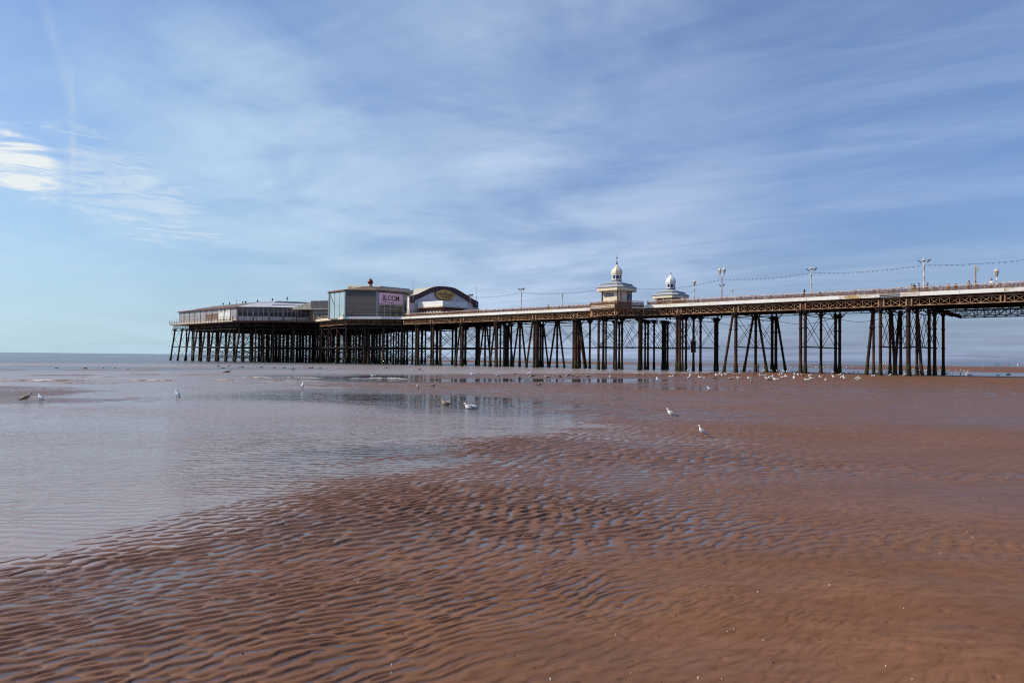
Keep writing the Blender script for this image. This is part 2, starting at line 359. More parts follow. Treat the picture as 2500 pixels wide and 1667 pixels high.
# ornate cast iron railing: one section mesh, copied
def rail_section(length, z0=10.62, pale=True):
    mb = MB(); zt = 11.68
    mb.box(-.05, .05, -.05, .05, z0, zt+.05, RAILRUST)
    mb.box(0, length, -.06, .06, zt-.10, zt, RAILPALE); mb.box(0, length, -.04, .04, 11.31, 11.39, RAILRUST); mb.box(0, length, -.05, .05, 11.02, 11.12, RAILRUST)
    k = 3; d = length/k
    for i in range(k):
        c = d*(i+.5); r = d*.40
        pts = [(c+r*math.cos(PI*j/8), 0, 11.38+.24*math.sin(PI*j/8)) for j in range(9)]
        mb.tube(pts, .045, RAILRUST, 5); pts = [(c+r*.5*math.cos(PI*j/6), 0, 11.38+.11*math.sin(PI*j/6)) for j in range(7)]
        mb.tube(pts, .034, RAILRUST, 5)
        mb.beam((c-d/2, 0, 11.08), (c+d/2, 0, 11.34), .03, .045, RAILRUST); mb.beam((c-d/2, 0, 11.34), (c+d/2, 0, 11.08), .03, .045, RAILRUST)
        for j in (0, .17, .33, .5, .67, .83): mb.box(c-d/2+d*j-.036, c-d/2+d*j+.036, -.025, .025, 11.1, 11.32, RAILRUST)
    mb.box(0, length, -.02, .02, 10.64, 10.98, RAILRUST)
    return mb
RL = 2.4
b0 = BASE[pier.name]
rail0 = bpy.data.objects.new('railing', rail_section(RL).mesh('railing')); C.objects.link(rail0); rail0.parent = pier
rail0.location = Vector(L(-12, .06, 0))-Vector(b0)
x = -12+RL
while x < 117:
    if not (51.2 < x < 63.9): copy_part(rail0, pier, Vector(L(x, .06, 0))-Vector(b0))
    x += RL
x = -12
while x < 101:
    if not (50 < x < 64): copy_part(rail0, pier, Vector(L(x, 14.3, 0))-Vector(b0))
    x += RL
# kiosk platform edge: timbers, girders and railing
PLAT = [(64.4, -.05), (62.0, -3.45), (56.3, -4.25), (53.3, -.05)]
for i in range(3):
    (a, b), (c, d) = PLAT[i], PLAT[i+1]; ln = math.hypot(c-a, d-b)
    mb = MB(); mb.beam(L(a, b, 10.42), L(c, d, 10.42), .16, .22, TIMBER); mb.build('edge_beam', pier)
    mb = MB(); mb.beam(L(a, b, 10.68), L(c, d, 10.68), .1, .16, CREAM2 if i < 2 else TIMBER); mb.beam(L(a, b, 10.93), L(c, d, 10.93), .1, .13, CREAM2 if i < 2 else TIMBER); mb.build('edge_board', pier)  # cream on the sunny faces, brown on the shaded one: light put into colour
    mb = MB(); lattice(mb, (a+(.3 if i == 0 else 0), b+.4), (c, d+.4), 9.22, 10.24, max(2, round(ln/1.3)), RUSTY); mb.build('lattice_girder', pier)
    n = max(1, round(ln/2.2)); ang = math.atan2(-(d-b), c-a); sec = rail_section(ln/n-.0)
    o0 = bpy.data.objects.new('railing', sec.mesh('railing')); C.objects.link(o0); o0.parent = pier; o0.location = Vector(L(a, b, 0))-Vector(b0); o0.rotation_euler = (0, 0, ang)
    for k in range(1, n): copy_part(o0, pier, Vector(L(a+(c-a)*k/n, b+(d-b)*k/n, 0))-Vector(b0), ang)
# slack cables looped below the deck
def sag(mb, pts, drop, r, m, n=12, bulbs=0):
    for p, q in zip(pts, pts[1:]):
        p, q = Vector(p), Vector(q)
        mb.tube([p.lerp(q, k/n)-Vector((0, 0, drop*4*(k/n)*(1-k/n))) for k in range(n+1)], r, m, 5)
mb = MB(); sag(mb, [L(46.6, 12.5, 8.6), L(36.9, 12.5, 8.9), L(26.5, 12.5, 8.7), L(17.5, 12.5, 9.2)], 1.0, .035, WIRE); mb.build('slack_cable', pier, label='slack black cable looping below the deck')
# ================================================================ PIER HEAD
HP = [(118.9, .1), (122.3, -3.1), (130.2, -8.1), (147.4, -4.6), (149.6, -3.4), (156.1, -12.7), (164.6, -18.0), (205.5, -17.3), (205.5, 32), (164.6, 32.5), (156, 27), (149.6, 24), (104, 24), (104, 14.45), (118.9, 14.45)]
head = pier_thing('pier_platform', 'wide seaward platform of the pier on a dense forest of dark iron columns', 'pier platform', 160, 7, 0)
mb = MB(); mb.prism(LP(HP), 10.30, ZD, PLANK); mb.build('deck', head)
def inside(p, poly):
    r = False; n = len(poly)
    for i in range(n):
        a, b = poly[i], poly[(i+1) % n]
        if (a[1] > p[1]) != (b[1] > p[1]) and p[0] < (b[0]-a[0])*(p[1]-a[1])/(b[1]-a[1])+a[0]: r = not r
    return r
def edge_d(p, poly):
    m = 1e9; n = len(poly)
    for i in range(n):
        a, b = poly[i], poly[(i+1) % n]; dx, dy = b[0]-a[0], b[1]-a[1]; t = max(0, min(1, ((p[0]-a[0])*dx+(p[1]-a[1])*dy)/(dx*dx+dy*dy)))
        m = min(m, math.hypot(p[0]-a[0]-t*dx, p[1]-a[1]-t*dy))
    return m
cols = []; rows = {}; lines = {}
for i, s in enumerate(np.arange(108.2, 205.5, 5.3)):
    for j, w in enumerate(np.arange(-11.6, 31.5, 5.3)):
        if inside((s, w), HP) and edge_d((s, w), HP) > 1.3:
            ss, ww = s+random.uniform(-.3, .3), w+random.uniform(-.3, .3); cols.append((ss, ww, 0, 0, random.choice((.2, .24, .3))))
            rows.setdefault(i, []).append((ss, ww)); lines.setdefault(j, []).append((ss, ww))
front = []
for k in range(9): s = 203.8-k*5.0; front.append((s, -16.4, .2, -1.15, .24))
for (a, b) in ((160.2, -14.0), (156.4, -11.2), (153.2, -7.2), (150.4, -2.6), (146.5, -3.4), (141.5, -4.6), (136, -5.8), (131, -6.6), (126.5, -4.6), (122.6, -2.0), (119.6, 1.0)): front.append((a, b, 0, -.15, .2))
for k in range(8): s = 201.2-k*5.0; cols.append((s, -14.2, 0, 0, .22))
allc = front+cols
def cam_d(c): p = PW(c[0], c[1], 0); return math.hypot(p.x, p.y)
allc = front+sorted(cols, key=cam_d)
rest = MB()
for i, (s, w, ds, dw, r) in enumerate(allc):
    mb = column_mb(s, w, 9.3, r, ds=ds, dw=dw, n=8)
    if i < 100: mb.build('column' if dw > -.9 else 'raking_column', head, True)
    else:
        k = len(rest.v); rest.v += mb.v
        for f, mi in zip(mb.f, mb.m): rest.face([q+k for q in f], mb.mats[mi])
o = rest.build('far_columns', head, True); o['kind'] = 'stuff'
def brace_line(pts, name='cross_brace', dbl=False):
    mb = MB()
    for p, q in zip(pts, pts[1:]):
        if math.hypot(p[0]-q[0], p[1]-q[1]) > 8: continue
        for z0, z1 in ((4.1, 8.2), (.4, 3.6)):
            mb.tube([L(p[0], p[1], z0), L(q[0], q[1], z1)], .045, IRON2, 4, False); mb.tube([L(p[0], p[1], z1), L(q[0], q[1], z0)], .045, IRON2, 4, False)
    if mb.v: mb.build(name, head)
    for zz, a_, b_ in ((3.9, .18, .26), (8.55, .12, .16)):
        mt = MB()
        for p, q in zip(pts, pts[1:]):
            if math.hypot(p[0]-q[0], p[1]-q[1]) > 8: continue
            mt.beam(L(p[0], p[1], zz), L(q[0], q[1], zz), a_, b_, IRON2)
        if mt.v: mt.build('tie_beam', head)
for k in rows: brace_line(rows[k])
for k in lines: brace_line(lines[k])
brace_line([(c[0]+.2, c[1]-.9) for c in front[:9]]); brace_line([(c[0], c[1]) for c in front[9:]])
for k in rows:
    ws = [p[1] for p in rows[k]]; sm = sum(p[0] for p in rows[k])/len(rows[k])
    mb = MB(); mb.box(sm-.12, sm+.12, -max(ws)-1.0, -min(ws)+1.0, 8.75, 10.29, IRON2); mb.build('cross_girder', head)
for k in lines:
    ss = [p[0] for p in lines[k]]; wm = sum(p[1] for p in lines[k])/len(lines[k])
    mb = MB(); mb.box(min(ss)-.5, max(ss)+.5, -wm-.1, -wm+.1, 9.3, 10.285, IRON2); mb.build('long_girder', head)
# edges of the pier head
def inset_edge(p, q, d):
    dx, dy = q[0]-p[0], q[1]-p[1]; l = math.hypot(dx, dy); return (p[0]-dy/l*-d*-1, p[1]+dx/l*d*-1), (q[0]-dy/l*-d*-1, q[1]+dx/l*d*-1)
def edge(p, q, kind):
    ln = math.hypot(q[0]-p[0], q[1]-p[1]); dx, dy = (q[0]-p[0])/ln, (q[1]-p[1])/ln; nx, ny = dy, -dx      # outward (towards -w)
    def E(t, o, z): return L(p[0]+dx*t+nx*o, p[1]+dy*t+ny*o, z)
    if kind == 'white':
        x = 0
        while x < ln-.05:
            e = min(ln, x+4.3); mb = MB(); mb.beam(E(x+.01, .05, 10.74), E(e-.01, .05, 10.74), .09, .54, CREAM if ln > 10 else WHITE); mb.build('fascia_board', head); x = e
    else:
        mb = MB(); mb.beam(E(0, .06, 10.52), E(ln, .06, 10.52), .12, .24, CREAM2 if kind == 'lit' else BROWNPAINT); mb.beam(E(0, .02, 10.3), E(ln, .02, 10.3), .1, .18, BROWNPAINT); mb.build('edge_board', head)  # the sun-facing edge gets pale boards, its sunlight put into the colour
        mb = MB(); mb.beam(E(0, .12, 10.86), E(ln, .12, 10.86), .1, .13, BROWNPAINT); mb.build('edge_rail', head)
    mb = MB(); lattice(mb, E(0, -.9, 0)[:1]+(-E(0, -.9, 0)[1],), E(ln, -.9, 0)[:1]+(-E(ln, -.9, 0)[1],), 9.2, 10.2, max(2, round(ln/1.15)), RUSTY if kind == 'white' else IRON, posts=False); mb.build('lattice_girder', head)
    mb = MB(); n = max(2, round(ln/1.8))
    for i in range(n+1):
        t = ln*i/n
        if kind == 'white': mb.beam(E(t, -.1, 10.56), E(t, -.1, 11.62), .07, .07, RAILRUST)
        else: mb.tube([E(t, .1, 10.45), E(t, .16, 11.2), E(t, .1, 11.62), E(t, -.15, 11.78)], .05, BROWNPAINT, 5)
    for z in ((11.6, 11.25) if kind == 'white' else (11.72, 11.25)):
        mb.beam(E(0, -.1, z), E(ln, -.1, z), .05, .06, RAILPALE if kind != 'brown' else BROWNPAINT)
    mb.build('railing', head)
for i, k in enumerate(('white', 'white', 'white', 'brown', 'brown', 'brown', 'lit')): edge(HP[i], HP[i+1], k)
REDFIN = mat('red finial paint', (.20, .030, .028), (.14, .025, .025), .45, 1)
# ================================================================ BUILDINGS ON THE HEAD
def inset(poly, d):                        # inward offset of a convex polygon in (s, w)
    n = len(poly); cx = sum(p[0] for p in poly)/n; cy = sum(p[1] for p in poly)/n; ln = []
    for i in range(n):
        a, b = poly[i], poly[(i+1) % n]; dx, dy = b[0]-a[0], b[1]-a[1]; l = math.hypot(dx, dy); nx, ny = -dy/l, dx/l
        if (cx-a[0])*nx+(cy-a[1])*ny < 0: nx, ny = -nx, -ny
        ln.append((nx, ny, nx*a[0]+ny*a[1]+d))
    out = []
    for i in range(n):
        a, b = ln[i-1], ln[i]; det = a[0]*b[1]-a[1]*b[0]
        out.append(((a[2]*b[1]-a[1]*b[2])/det, (a[0]*b[2]-a[2]*b[0])/det))
    return out
def ring(mb, P, z0, Q, z1, mats):          # band between two (s, w) polygons, one material per edge
    n = len(P); a = mb.pts([L(p[0], p[1], z0) for p in P]); b = mb.pts([L(p[0], p[1], z1) for p in Q])
    for i in range(n): mb.face((a+i, b+i, b+(i+1) % n, a+(i+1) % n), mats[i] if isinstance(mats, list) else mats)
def capf(mb, P, z, m): a = mb.pts([L(p[0], p[1], z) for p in P]); mb.face([a+i for i in range(len(P))], m)
class Wall:                                # a wall line with its own along / outward axes
    def __init__(s, p, q, out):
        s.p, s.q = p, q; s.l = math.hypot(q[0]-p[0], q[1]-p[1]); s.d = ((q[0]-p[0])/s.l, (q[1]-p[1])/s.l); s.n = (s.d[1], -s.d[0])
        m = ((p[0]+q[0])/2-out[0], (p[1]+q[1])/2-out[1])
        if m[0]*s.n[0]+m[1]*s.n[1] < 0: s.n = (-s.n[0], -s.n[1])
    def P(s, t, o, z): return L(s.p[0]+s.d[0]*t+s.n[0]*o, s.p[1]+s.d[1]*t+s.n[1]*o, z)
    def slab(s, mb, t0, t1, z0, z1, m, o0=-.05, o1=.05):
        mb.hexa([s.P(t0, o0, z0), s.P(t1, o0, z0), s.P(t1, o1, z0), s.P(t0, o1, z0), s.P(t0, o0, z1), s.P(t1, o0, z1), s.P(t1, o1, z1), s.P(t0, o1, z1)], m)
    def axes(s):
        a, b = Vector(s.P(0, 0, 0)), Vector(s.P(1, 0, 0)); ex = b-a; nn = Vector(s.P(0, 1, 0))-a; return ex, nn
def window(W, t0, t1, z0, z1, par, pane, fr, lights=1, transom=None, arch=False, fw=.07):
    mb = MB()
    for a in (t0, t1-fw): W.slab(mb, a, a+fw, z0, z1, fr, .0, .09)
    for z in (z0, z1-fw): W.slab(mb, t0+fw, t1-fw, z, z+fw, fr, .0, .085)
    for k in range(1, lights): c = t0+(t1-t0)*k/lights; W.slab(mb, c-fw*.4, c+fw*.4, z0+fw, z1-fw, fr, .01, .08)
    if transom: W.slab(mb, t0+fw, t1-fw, transom-.035, transom+.035, fr, .012, .075)
    if arch:
        for k in range(lights):
            a = t0+(t1-t0)*k/lights; b = t0+(t1-t0)*(k+1)/lights; zz = transom; zt = z1-fw
            c = (a+b)/2; pts = [(a, zz), (a+(c-a)*.35, zz+(zt-zz)*.75), (c, zt-.02), (b-(b-c)*.35, zz+(zt-zz)*.75), (b, zz)]
            for (x0, y0), (x1, y1) in zip(pts, pts[1:]): mb.beam(W.P(x0, .05, y0), W.P(x1, .05, y1), .045, .045, fr)
            pts = [(a, zt), (c, zz+(zt-zz)*.25), (b, zt)]
            for (x0, y0), (x1, y1) in zip(pts, pts[1:]): mb.beam(W.P(x0, .045, y0), W.P(x1, .045, y1), .04, .04, fr)
    w = mb.build('window', par); m2 = MB(); W.slab(m2, t0+fw*.5, t1-fw*.5, z0+fw*.5, z1-fw*.5, pane, .02, .035); m2.build('pane', w); return w
ZF = ZD+.006
# ---- glazed sun lounge at the seaward end
FP = [(154.9, -1.8), (159.7, -10.7), (166.2, -16.1), (203.0, -15.7), (203.0, 30.2), (166.2, 30.6), (159.7, 25.2), (154.9, 16.3)]
lc = (178, 7.2)
lounge = pier_thing('sun_lounge', 'long low glazed pavilion with tiered grey roof at the seaward end', 'pavilion', 178, 7.2, ZF)
ZE = 14.05
for i in range(3):
    W = Wall(FP[i], FP[i+1], lc); nb = (3, 2, 10)[i]; bl = W.l/nb
    for k in range(nb):
        t = k*bl; kind = 'dark' if i < 2 else ('grey', 'board', 'board', 'brown', 'brown', 'lilac', 'lilac', 'lilac', 'lilac', 'lilac')[k]
        mb = MB(); W.slab(mb, t-.11 if k else 0.0, t+.11, ZF, ZE, BROWNPAINT, -.06, .14); mb.build('post', lounge)
        if kind == 'board':
            mb = MB(); n = 4
            for q in range(n): W.slab(mb, t+.12+(bl-.24)*q/n, t+.12+(bl-.24)*(q+1)/n-.02, ZF+.7, ZE-(.9 if (k, q) in ((1, 3), (2, 1), (2, 2)) else .06), WHITE, -.02, .05)
            mb.build('white_boarding', lounge, label='white boarding over the windows')
            window(W, t+.12, t+bl-.12, ZE-.95, ZE-.05, lounge, GLASSLIT, WFRAME, 4)
        elif kind == 'brown':
            mb = MB(); W.slab(mb, t+.12, t+bl-.12, ZF+.7, ZE-1.1, TIMBER, -.02, .05); mb.build('boarding', lounge)
            window(W, t+.12, t+bl-.12, ZE-1.1, ZE-.05, lounge, GLASSLIT, FRAME, 4)
        elif kind in ('grey', 'lilac'):
            window(W, t+.12, t+bl-.12, ZF+.75, ZE-.05, lounge, GLASSLIT, WFRAME, 4, ZE-.9)
        else: window(W, t+.12, t+bl-.12, ZF+1.15, ZE-.05, lounge, GLASSDARK, FRAME, 3, ZE-.98, True, fw=.11)
        mb = MB(); W.slab(mb, t+.112, t+bl-.112, ZF, ZF+(1.14 if i < 2 else .69), DADO if kind not in ('board', 'grey') else CREAM, -.05, .03); mb.build('dado_panel', lounge)
mb = MB(); ip = inset(FP, .25)
for i in range(3, 8):
    W = Wall(FP[i], FP[(i+1) % 8], lc); W.slab(mb, 0, W.l, ZF, ZE, DADO, -.1, .03)
mb.build('back_wall', lounge)
mb = MB(); mb.prism(LP(inset(FP, 5.0)), ZF, ZE-.1, BLACK); mb.build('interior_shade', lounge)  # solid black block standing in for the shade inside the lounge
mb = MB(); E1 = inset(FP, -.45); rm = [ROOFGREY, ROOFGREY, ROOFBROWN, ROOFBROWN, ROOFGREY, ROOFGREY, ROOFGREY, ROOFGREY]
ring(mb, E1, ZE-.02, E1, ZE+.2, BROWNPAINT); capf(mb, E1, ZE-.02, BROWNPAINT)
P1 = inset(FP, 3.4); ring(mb, E1, ZE+.2, P1, 15.05, rm); ring(mb, P1, 15.05, inset(FP, 3.45), 15.2, [ROOFDARK, WFRAME, ROOFDARK, ROOFDARK, ROOFDARK, ROOFDARK, ROOFDARK, ROOFDARK])
P2 = inset(FP, 3.45); P3 = inset(FP, 6.6); ring(mb, P2, 15.2, P3, 15.85, rm); ring(mb, P3, 15.85, inset(FP, 6.7), 16.0, ROOFDARK)
P4 = inset(FP, 6.7); P5 = inset(FP, 10.5); rd = [ROOFDARK, ROOFGREY, ROOFBROWN, ROOFBROWN]+[ROOFDARK]*4; ring(mb, P4, 16.0, P5, 16.6, rd); capf(mb, P5, 16.6, ROOFDARK); mb.build('roof', lounge)
def finial(par, c, z, k=1.0, m=IRON2, name='finial'):
    mb = MB(); x, y = c
    mb.lathe((x, y), [(.16*k, z), (.10*k, z+.12*k), (.05*k, z+.4*k), (.16*k, z+.55*k), (.34*k, z+.72*k), (.12*k, z+.86*k), (.16*k, z+1.0*k), (.05*k, z+1.15*k), (.02*k, z+1.45*k)], m, 8); mb.build(name, par, True)
for u in (545, 560.7, 593, 628.7, 665, 701):
    w = -3.2 if u > 610 else -3.6; s = s_at(u, 738, w); finial(lounge, (s, -w), 16.5, .9)
s = s_at(577.7, 735, -3.5); mb = MB(); mb.tube([L(s, -3.5, 16.4), L(s, -3.5, 18.3)], .05, LAMPRUST, 5)
for d in (-.5, .5): mb.beam(L(s+d, -3.5, 16.4), L(s, -3.5, 17.3), .05, .05, LAMPRUST)
mb.build('mast', lounge)
s = s_at(599.8, 735, -3.4); mb = MB(); mb.tube([L(s, -3.4, 16.5), L(s, -3.4, 17.35)], .22, ROOFDARK, 8); mb.tube([L(s, -3.4, 17.35), L(s, -3.4, 17.45)], .3, ROOFDARK, 8); mb.build('flue', lounge)
# ---- dark parapet block between the lounge and the bar
def sw_of(x, y): d = np.array([x, y])-O2; return float(d@A2), float(d@W2)
q0, q1 = sw_of(-51.2, 187.0), sw_of(-45.4, 184.8)
dx, dy = q1[0]-q0[0], q1[1]-q0[1]; l_ = math.hypot(dx, dy); bx, by = -dy/l_, dx/l_
if by < 0: bx, by = -bx, -by
blk = [q0, q1, (q1[0]+bx*7, q1[1]+by*7), (q0[0]+bx*7, q0[1]+by*7)]; bc = (sum(p[0] for p in blk)/4, sum(p[1] for p in blk)/4)
link = pier_thing('link_building', 'flat roofed block with a plain dark grey parapet between lounge and bar', 'building', bc[0], bc[1], ZF)
mb = MB(); mb.prism(LP(blk), 13.75, 15.75, DGREY, ROOFGREY); mb.build('parapet', link)
W = Wall(q0, q1, bc)
mb = MB(); mb.prism(LP(inset(blk, .5)), ZF, 13.74, REDWALL); mb.build('wall', link)
W2_ = Wall(inset(blk, .5)[0], inset(blk, .5)[1], bc)
for k in range(2): window(W2_, .1+k*W2_.l/2, (k+1)*W2_.l/2-.1, ZF+.9, 13.6, link, GLASSDARK, FRAME, 3, 12.7, True)
mb = MB(); W.slab(mb, -.3, W.l+.2, 13.55, 13.74, PALEROOF, -.3, .5); mb.build('canopy', link)
q2 = sw_of(-56.3, 188.6); mb = MB(); k0 = mb.pts([L(*q0, 15.5), L(*q2, 14.0), L(q2[0]+bx*6, q2[1]+by*6, 14.2), L(q0[0]+bx*6, q0[1]+by*6, 15.6), L(*q0, 13.6), L(*q2, 13.6), L(q2[0]+bx*6, q2[1]+by*6, 13.6), L(q0[0]+bx*6, q0[1]+by*6, 13.6)])
for f in ((0, 1, 2, 3), (0, 4, 5, 1), (1, 5, 6, 2), (2, 6, 7, 3), (3, 7, 4, 0), (7, 6, 5, 4)): mb.face([k0+i for i in f], PALEROOF)
mb.build('sloping_roof', link)
# ---- octagonal bar
BC = (132.96, 1.37); BR = 9.7
cw = np.array(PW(BC[0], BC[1], 0))[:2]; dc = -cw/np.linalg.norm(cw); rv = np.array([-dc[1], dc[0]])
OCT = [sw_of(*(cw+BR*(math.cos(math.radians(-80.5+45*k))*dc+math.sin(math.radians(-80.5+45*k))*rv))) for k in range(8)]
bar = pier_thing('pier_bar', 'tall octagonal bar with a roller shutter, glass sides and red onion finial', 'bar', BC[0], BC[1], ZF)
ZB = 16.95
walls = [Wall(OCT[k], OCT[(k+1) % 8], BC) for k in range(8)]
for k in range(8):
    x, y = OCT[k]; mb = MB(); mb.tube([L(x, y, ZF), L(x, y, ZB)], .27, GREENPOST, 8); mb.build('corner_post', bar)
W = walls[0]; window(W, .2, W.l-.2, ZF+.1, ZB-.05, bar, GLASSCLEAR, GREENPOST, 3, 13.4, fw=.16)
mb = MB(); mb.beam(W.P(.3, .12, ZB-.4), W.P(W.l*.34, .12, 13.6), .07, .07, WFRAME); mb.build('stay', bar)
W = walls[1]; mb = MB(); W.slab(mb, .22, W.l-.22, ZF+1.3, ZB-1.05, SHUT, -.05, .06)
z = ZF+1.35
while z < ZB-1.15: W.slab(mb, .24, W.l-.24, z, z+.10, SHUT, .06, .085); z += .2
mb.build('roller_shutter', bar)
mb = MB(); W.slab(mb, .22, W.l-.22, ZF, ZF+1.29, DGREY, -.05, .05); mb.build('lower_panel', bar)
mb = MB(); W.slab(mb, .22, W.l-.22, ZB-1.05, ZB-.01, DGREY, -.05, .14); mb.build('shutter_box', bar)
W = walls[2]; window(W, .2, W.l-.2, ZF+.1, 14.0, bar, GLASSCLEAR, WFRAME, 4, 13.1, fw=.15)
mb = MB(); W.slab(mb, .2, W.l-.2, 14.0, ZB-.01, DGREY, -.05, .04); mb.build('header_panel', bar)
W = walls[3]; window(W, .2, W.l-.2, ZF+.1, 15.7, bar, GLASSDARK, FRAME, 2, 12.6, fw=.1)
mb = MB(); W.slab(mb, .2, W.l-.2, 15.7, ZB-.01, BEIGE, -.05, .05); mb.build('header_panel', bar)
for k in (4, 5, 6, 7): window(walls[k], .2, walls[k].l-.2, ZF+.1, ZB-.05, bar, GLASSCLEAR, GREENPOST, 3, 13.4, fw=.1)
mb = MB(); O1 = inset(OCT, -.45); ring(mb, O1, ZB, O1, ZB+.32, ROOFBROWN); capf(mb, O1, ZB, BROWNPAINT); O2_ = inset(OCT, 2.3)
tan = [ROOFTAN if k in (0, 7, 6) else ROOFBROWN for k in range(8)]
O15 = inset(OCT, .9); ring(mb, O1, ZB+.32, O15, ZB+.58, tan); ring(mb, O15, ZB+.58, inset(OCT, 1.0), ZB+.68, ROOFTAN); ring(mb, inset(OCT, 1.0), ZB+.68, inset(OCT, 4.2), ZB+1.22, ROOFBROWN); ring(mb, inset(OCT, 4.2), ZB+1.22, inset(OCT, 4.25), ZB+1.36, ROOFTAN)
ring(mb, inset(OCT, 4.25), ZB+1.36, inset(OCT, 7.2), ZB+1.85, ROOFBROWN); capf(mb, inset(OCT, 7.2), ZB+1.85, ROOFDARK); mb.build('roof', bar)
mb = MB(); z = ZB+1.75; mb.lathe((BC[0], -BC[1]), [(.55, z), (.5, z+.4), (.42, z+.75)], BEIGE, 12)
mb.lathe((BC[0], -BC[1]), [(.42, z+.75), (.60, z+.95), (.70, z+1.25), (.66, z+1.55), (.45, z+1.82), (.16, z+2.02), (.05, z+2.3)], REDFIN, 12); mb.build('onion_finial', bar, True)
mb = MB(); mb.prism(LP([(129.5, 2), (136, 2), (136, 3.2), (129.5, 3.2)]), ZF, ZF+1.15, BEIGE); mb.build('counter', bar)
mb = MB(); mb.prism(LP([(126.9, -1.5), (129.5, -3), (130, -2.2), (127.4, -.8)]), ZF+.7, ZF+.8, WHITE); mb.prism(LP([(128, -2.2), (128.6, -2.5), (128.8, -2.1), (128.2, -1.8)]), ZF, ZF+.7, BLACK); mb.build('inner_table', bar)
W = walls[2]; ex, nn = W.axes()
bsign = pier_thing('bar_sign', 'pink board lettered BLOOM in curly brown type on the octagonal bar', 'sign', W.p[0]+W.d[0]*W.l/2+W.n[0]*.1, W.p[1]+W.d[1]*W.l/2+W.n[1]*.1, 14.1)
if (Vector(W.P(W.l, 0, 0))-Vector(W.P(0, 0, 0))).dot(Vector(L(-1, .2, 0))) < 0: ex = -ex
mb = MB(); cr = .35; t0, t1, z0, z1 = .3, W.l-.3, 14.1, 16.75; pts = []
for cx_, cz_, a0 in ((t1-cr, z1-cr, 0), (t0+cr, z1-cr, 90), (t0+cr, z0+cr, 180), (t1-cr, z0+cr, 270)):
    for j in range(5): a = math.radians(a0+22.5*j); pts.append((cx_+cr*math.cos(a), cz_+cr*math.sin(a)))
k0 = mb.pts([W.P(t, .16, z) for t, z in pts]); k1 = mb.pts([W.P(t, .06, z) for t, z in pts]); n = len(pts)
mb.face([k0+i for i in range(n)], PINK); mb.face([k1+n-1-i for i in range(n)], PINK)
for i in range(n): mb.face((k0+i, k1+i, k1+(i+1) % n, k0+(i+1) % n), MAROON)
mb.build('board', bsign)
cpt = W.P(W.l/2, .16, 15.5); up = Vector((0, 0, 1))
mb = MB(); text_mb(mb, 'BLOOM', 1.75, cpt, ex, up, nn, PALEROOF, extrude=.012, width=4.6, bold=.055); text_mb(mb, 'BLOOM', 1.75, cpt, ex, up, nn, LETTERBROWN, extrude=.02, width=4.5, bold=.02)
text_mb(mb, 'BAR', .42, Vector(W.P(W.l*.56, .16, 14.42)), ex, up, nn, LETTERBROWN, extrude=.02, width=.9, bold=.01)
pts = [Vector(cpt)+ex*a+up*b+nn*.03 for a, b in ((-2.4, -.35), (-2.55, -.75), (-2.2, -.98), (-1.6, -.8), (-.9, -.95), (-.2, -1.0), (.1, -.92))]
mb.tube(pts, .05, LETTERBROWN, 5); mb.build('lettering', bsign)
# ---- theatre with the wavy gable
SG = 116.0
GP = [(-.1, 15.6), (2.1, 16.15), (4.0, 17.0), (5.9, 17.85), (7.4, 18.3), (8.6, 18.5), (10.7, 18.58), (12.9, 18.5), (14.0, 18.3), (16.6, 17.4), (19.3, 16.3), (21.4, 15.65)]
th = pier_thing('theatre', 'theatre with a wavy maroon edged gable over pale lilac cladding', 'theatre', 125, 14, ZF)
mb = MB(); n = len(GP); lo = mb.pts([L(SG, w, 12.6) for w, z in (GP[0], GP[-1])]); a = mb.pts([L(SG, w, z-.05) for w, z in GP]); mb.face([lo]+[a+i for i in range(n)]+[lo+1], LILAC)
for i in range(42):
    w = .2+i*.505
    zt = float(np.interp(w, [g[0] for g in GP], [g[1] for g in GP]))-1.1
    mb.box(SG-.035, SG-.004, -w-.05, -w+.05, 12.65, zt, LILAC)
mb.build('gable_wall', th)
mb = MB(); mb.box(SG+.01, SG+5.4, -21.9, -5.95, ZF, 12.6, BEIGE); mb.box(SG+.012, SG+1.0, -5.94, -.05, ZF, 12.6, BEIGE); mb.box(SG-.1, SG+.01, -23.4, -9.6, ZF, 12.75, BEIGE)
mb.hexa([L(SG-.05, 21.3, 12.7), L(SG-.05, 23.6, 12.7), L(SG+3, 23.6, 12.7), L(SG+3, 21.3, 12.7), L(SG-.05, 21.3, 14.3), L(SG-.05, 23.6, 13.2), L(SG+3, 23.6, 13.2), L(SG+3, 21.3, 14.3)], BEIGE); mb.build('lower_wall', th)
mb = MB()
for i in range(n-1):
    (w0, z0), (w1, z1) = GP[i], GP[i+1]; d0 = 1.15; mb.hexa([L(SG-.3, w0, z0-d0), L(SG-.3, w1, z1-d0), L(SG-.06, w1, z1-d0), L(SG-.06, w0, z0-d0), L(SG-.3, w0, z0+.06), L(SG-.3, w1, z1+.06), L(SG-.06, w1, z1+.06), L(SG-.06, w0, z0+.06)], MAROON)
mb.box(SG-.32, SG-.05, -1.3, .12, 14.2, 15.62, MAROON); mb.box(SG-.32, SG-.05, -21.5, -20.0, 14.25, 15.65, MAROON); mb.build('barge_board', th)
mb = MB(); k0 = mb.pts([L(SG+.02, w, z) for w, z in GP]); k1 = mb.pts([L(SG+(5.5 if w > 5 else 1.0), w, z) for w, z in GP])
for i in range(n-1): mb.face((k0+i, k1+i, k1+i+1, k0+i+1), PALEROOF)
mb.face([k1+i for i in range(n)]+[mb.pts([L(SG+5.5, 21.4, 12.6)]), mb.pts([L(SG+5.5, 5.9, 12.6)]), mb.pts([L(SG+1.0, -.1, 12.6)])], PALEROOF)
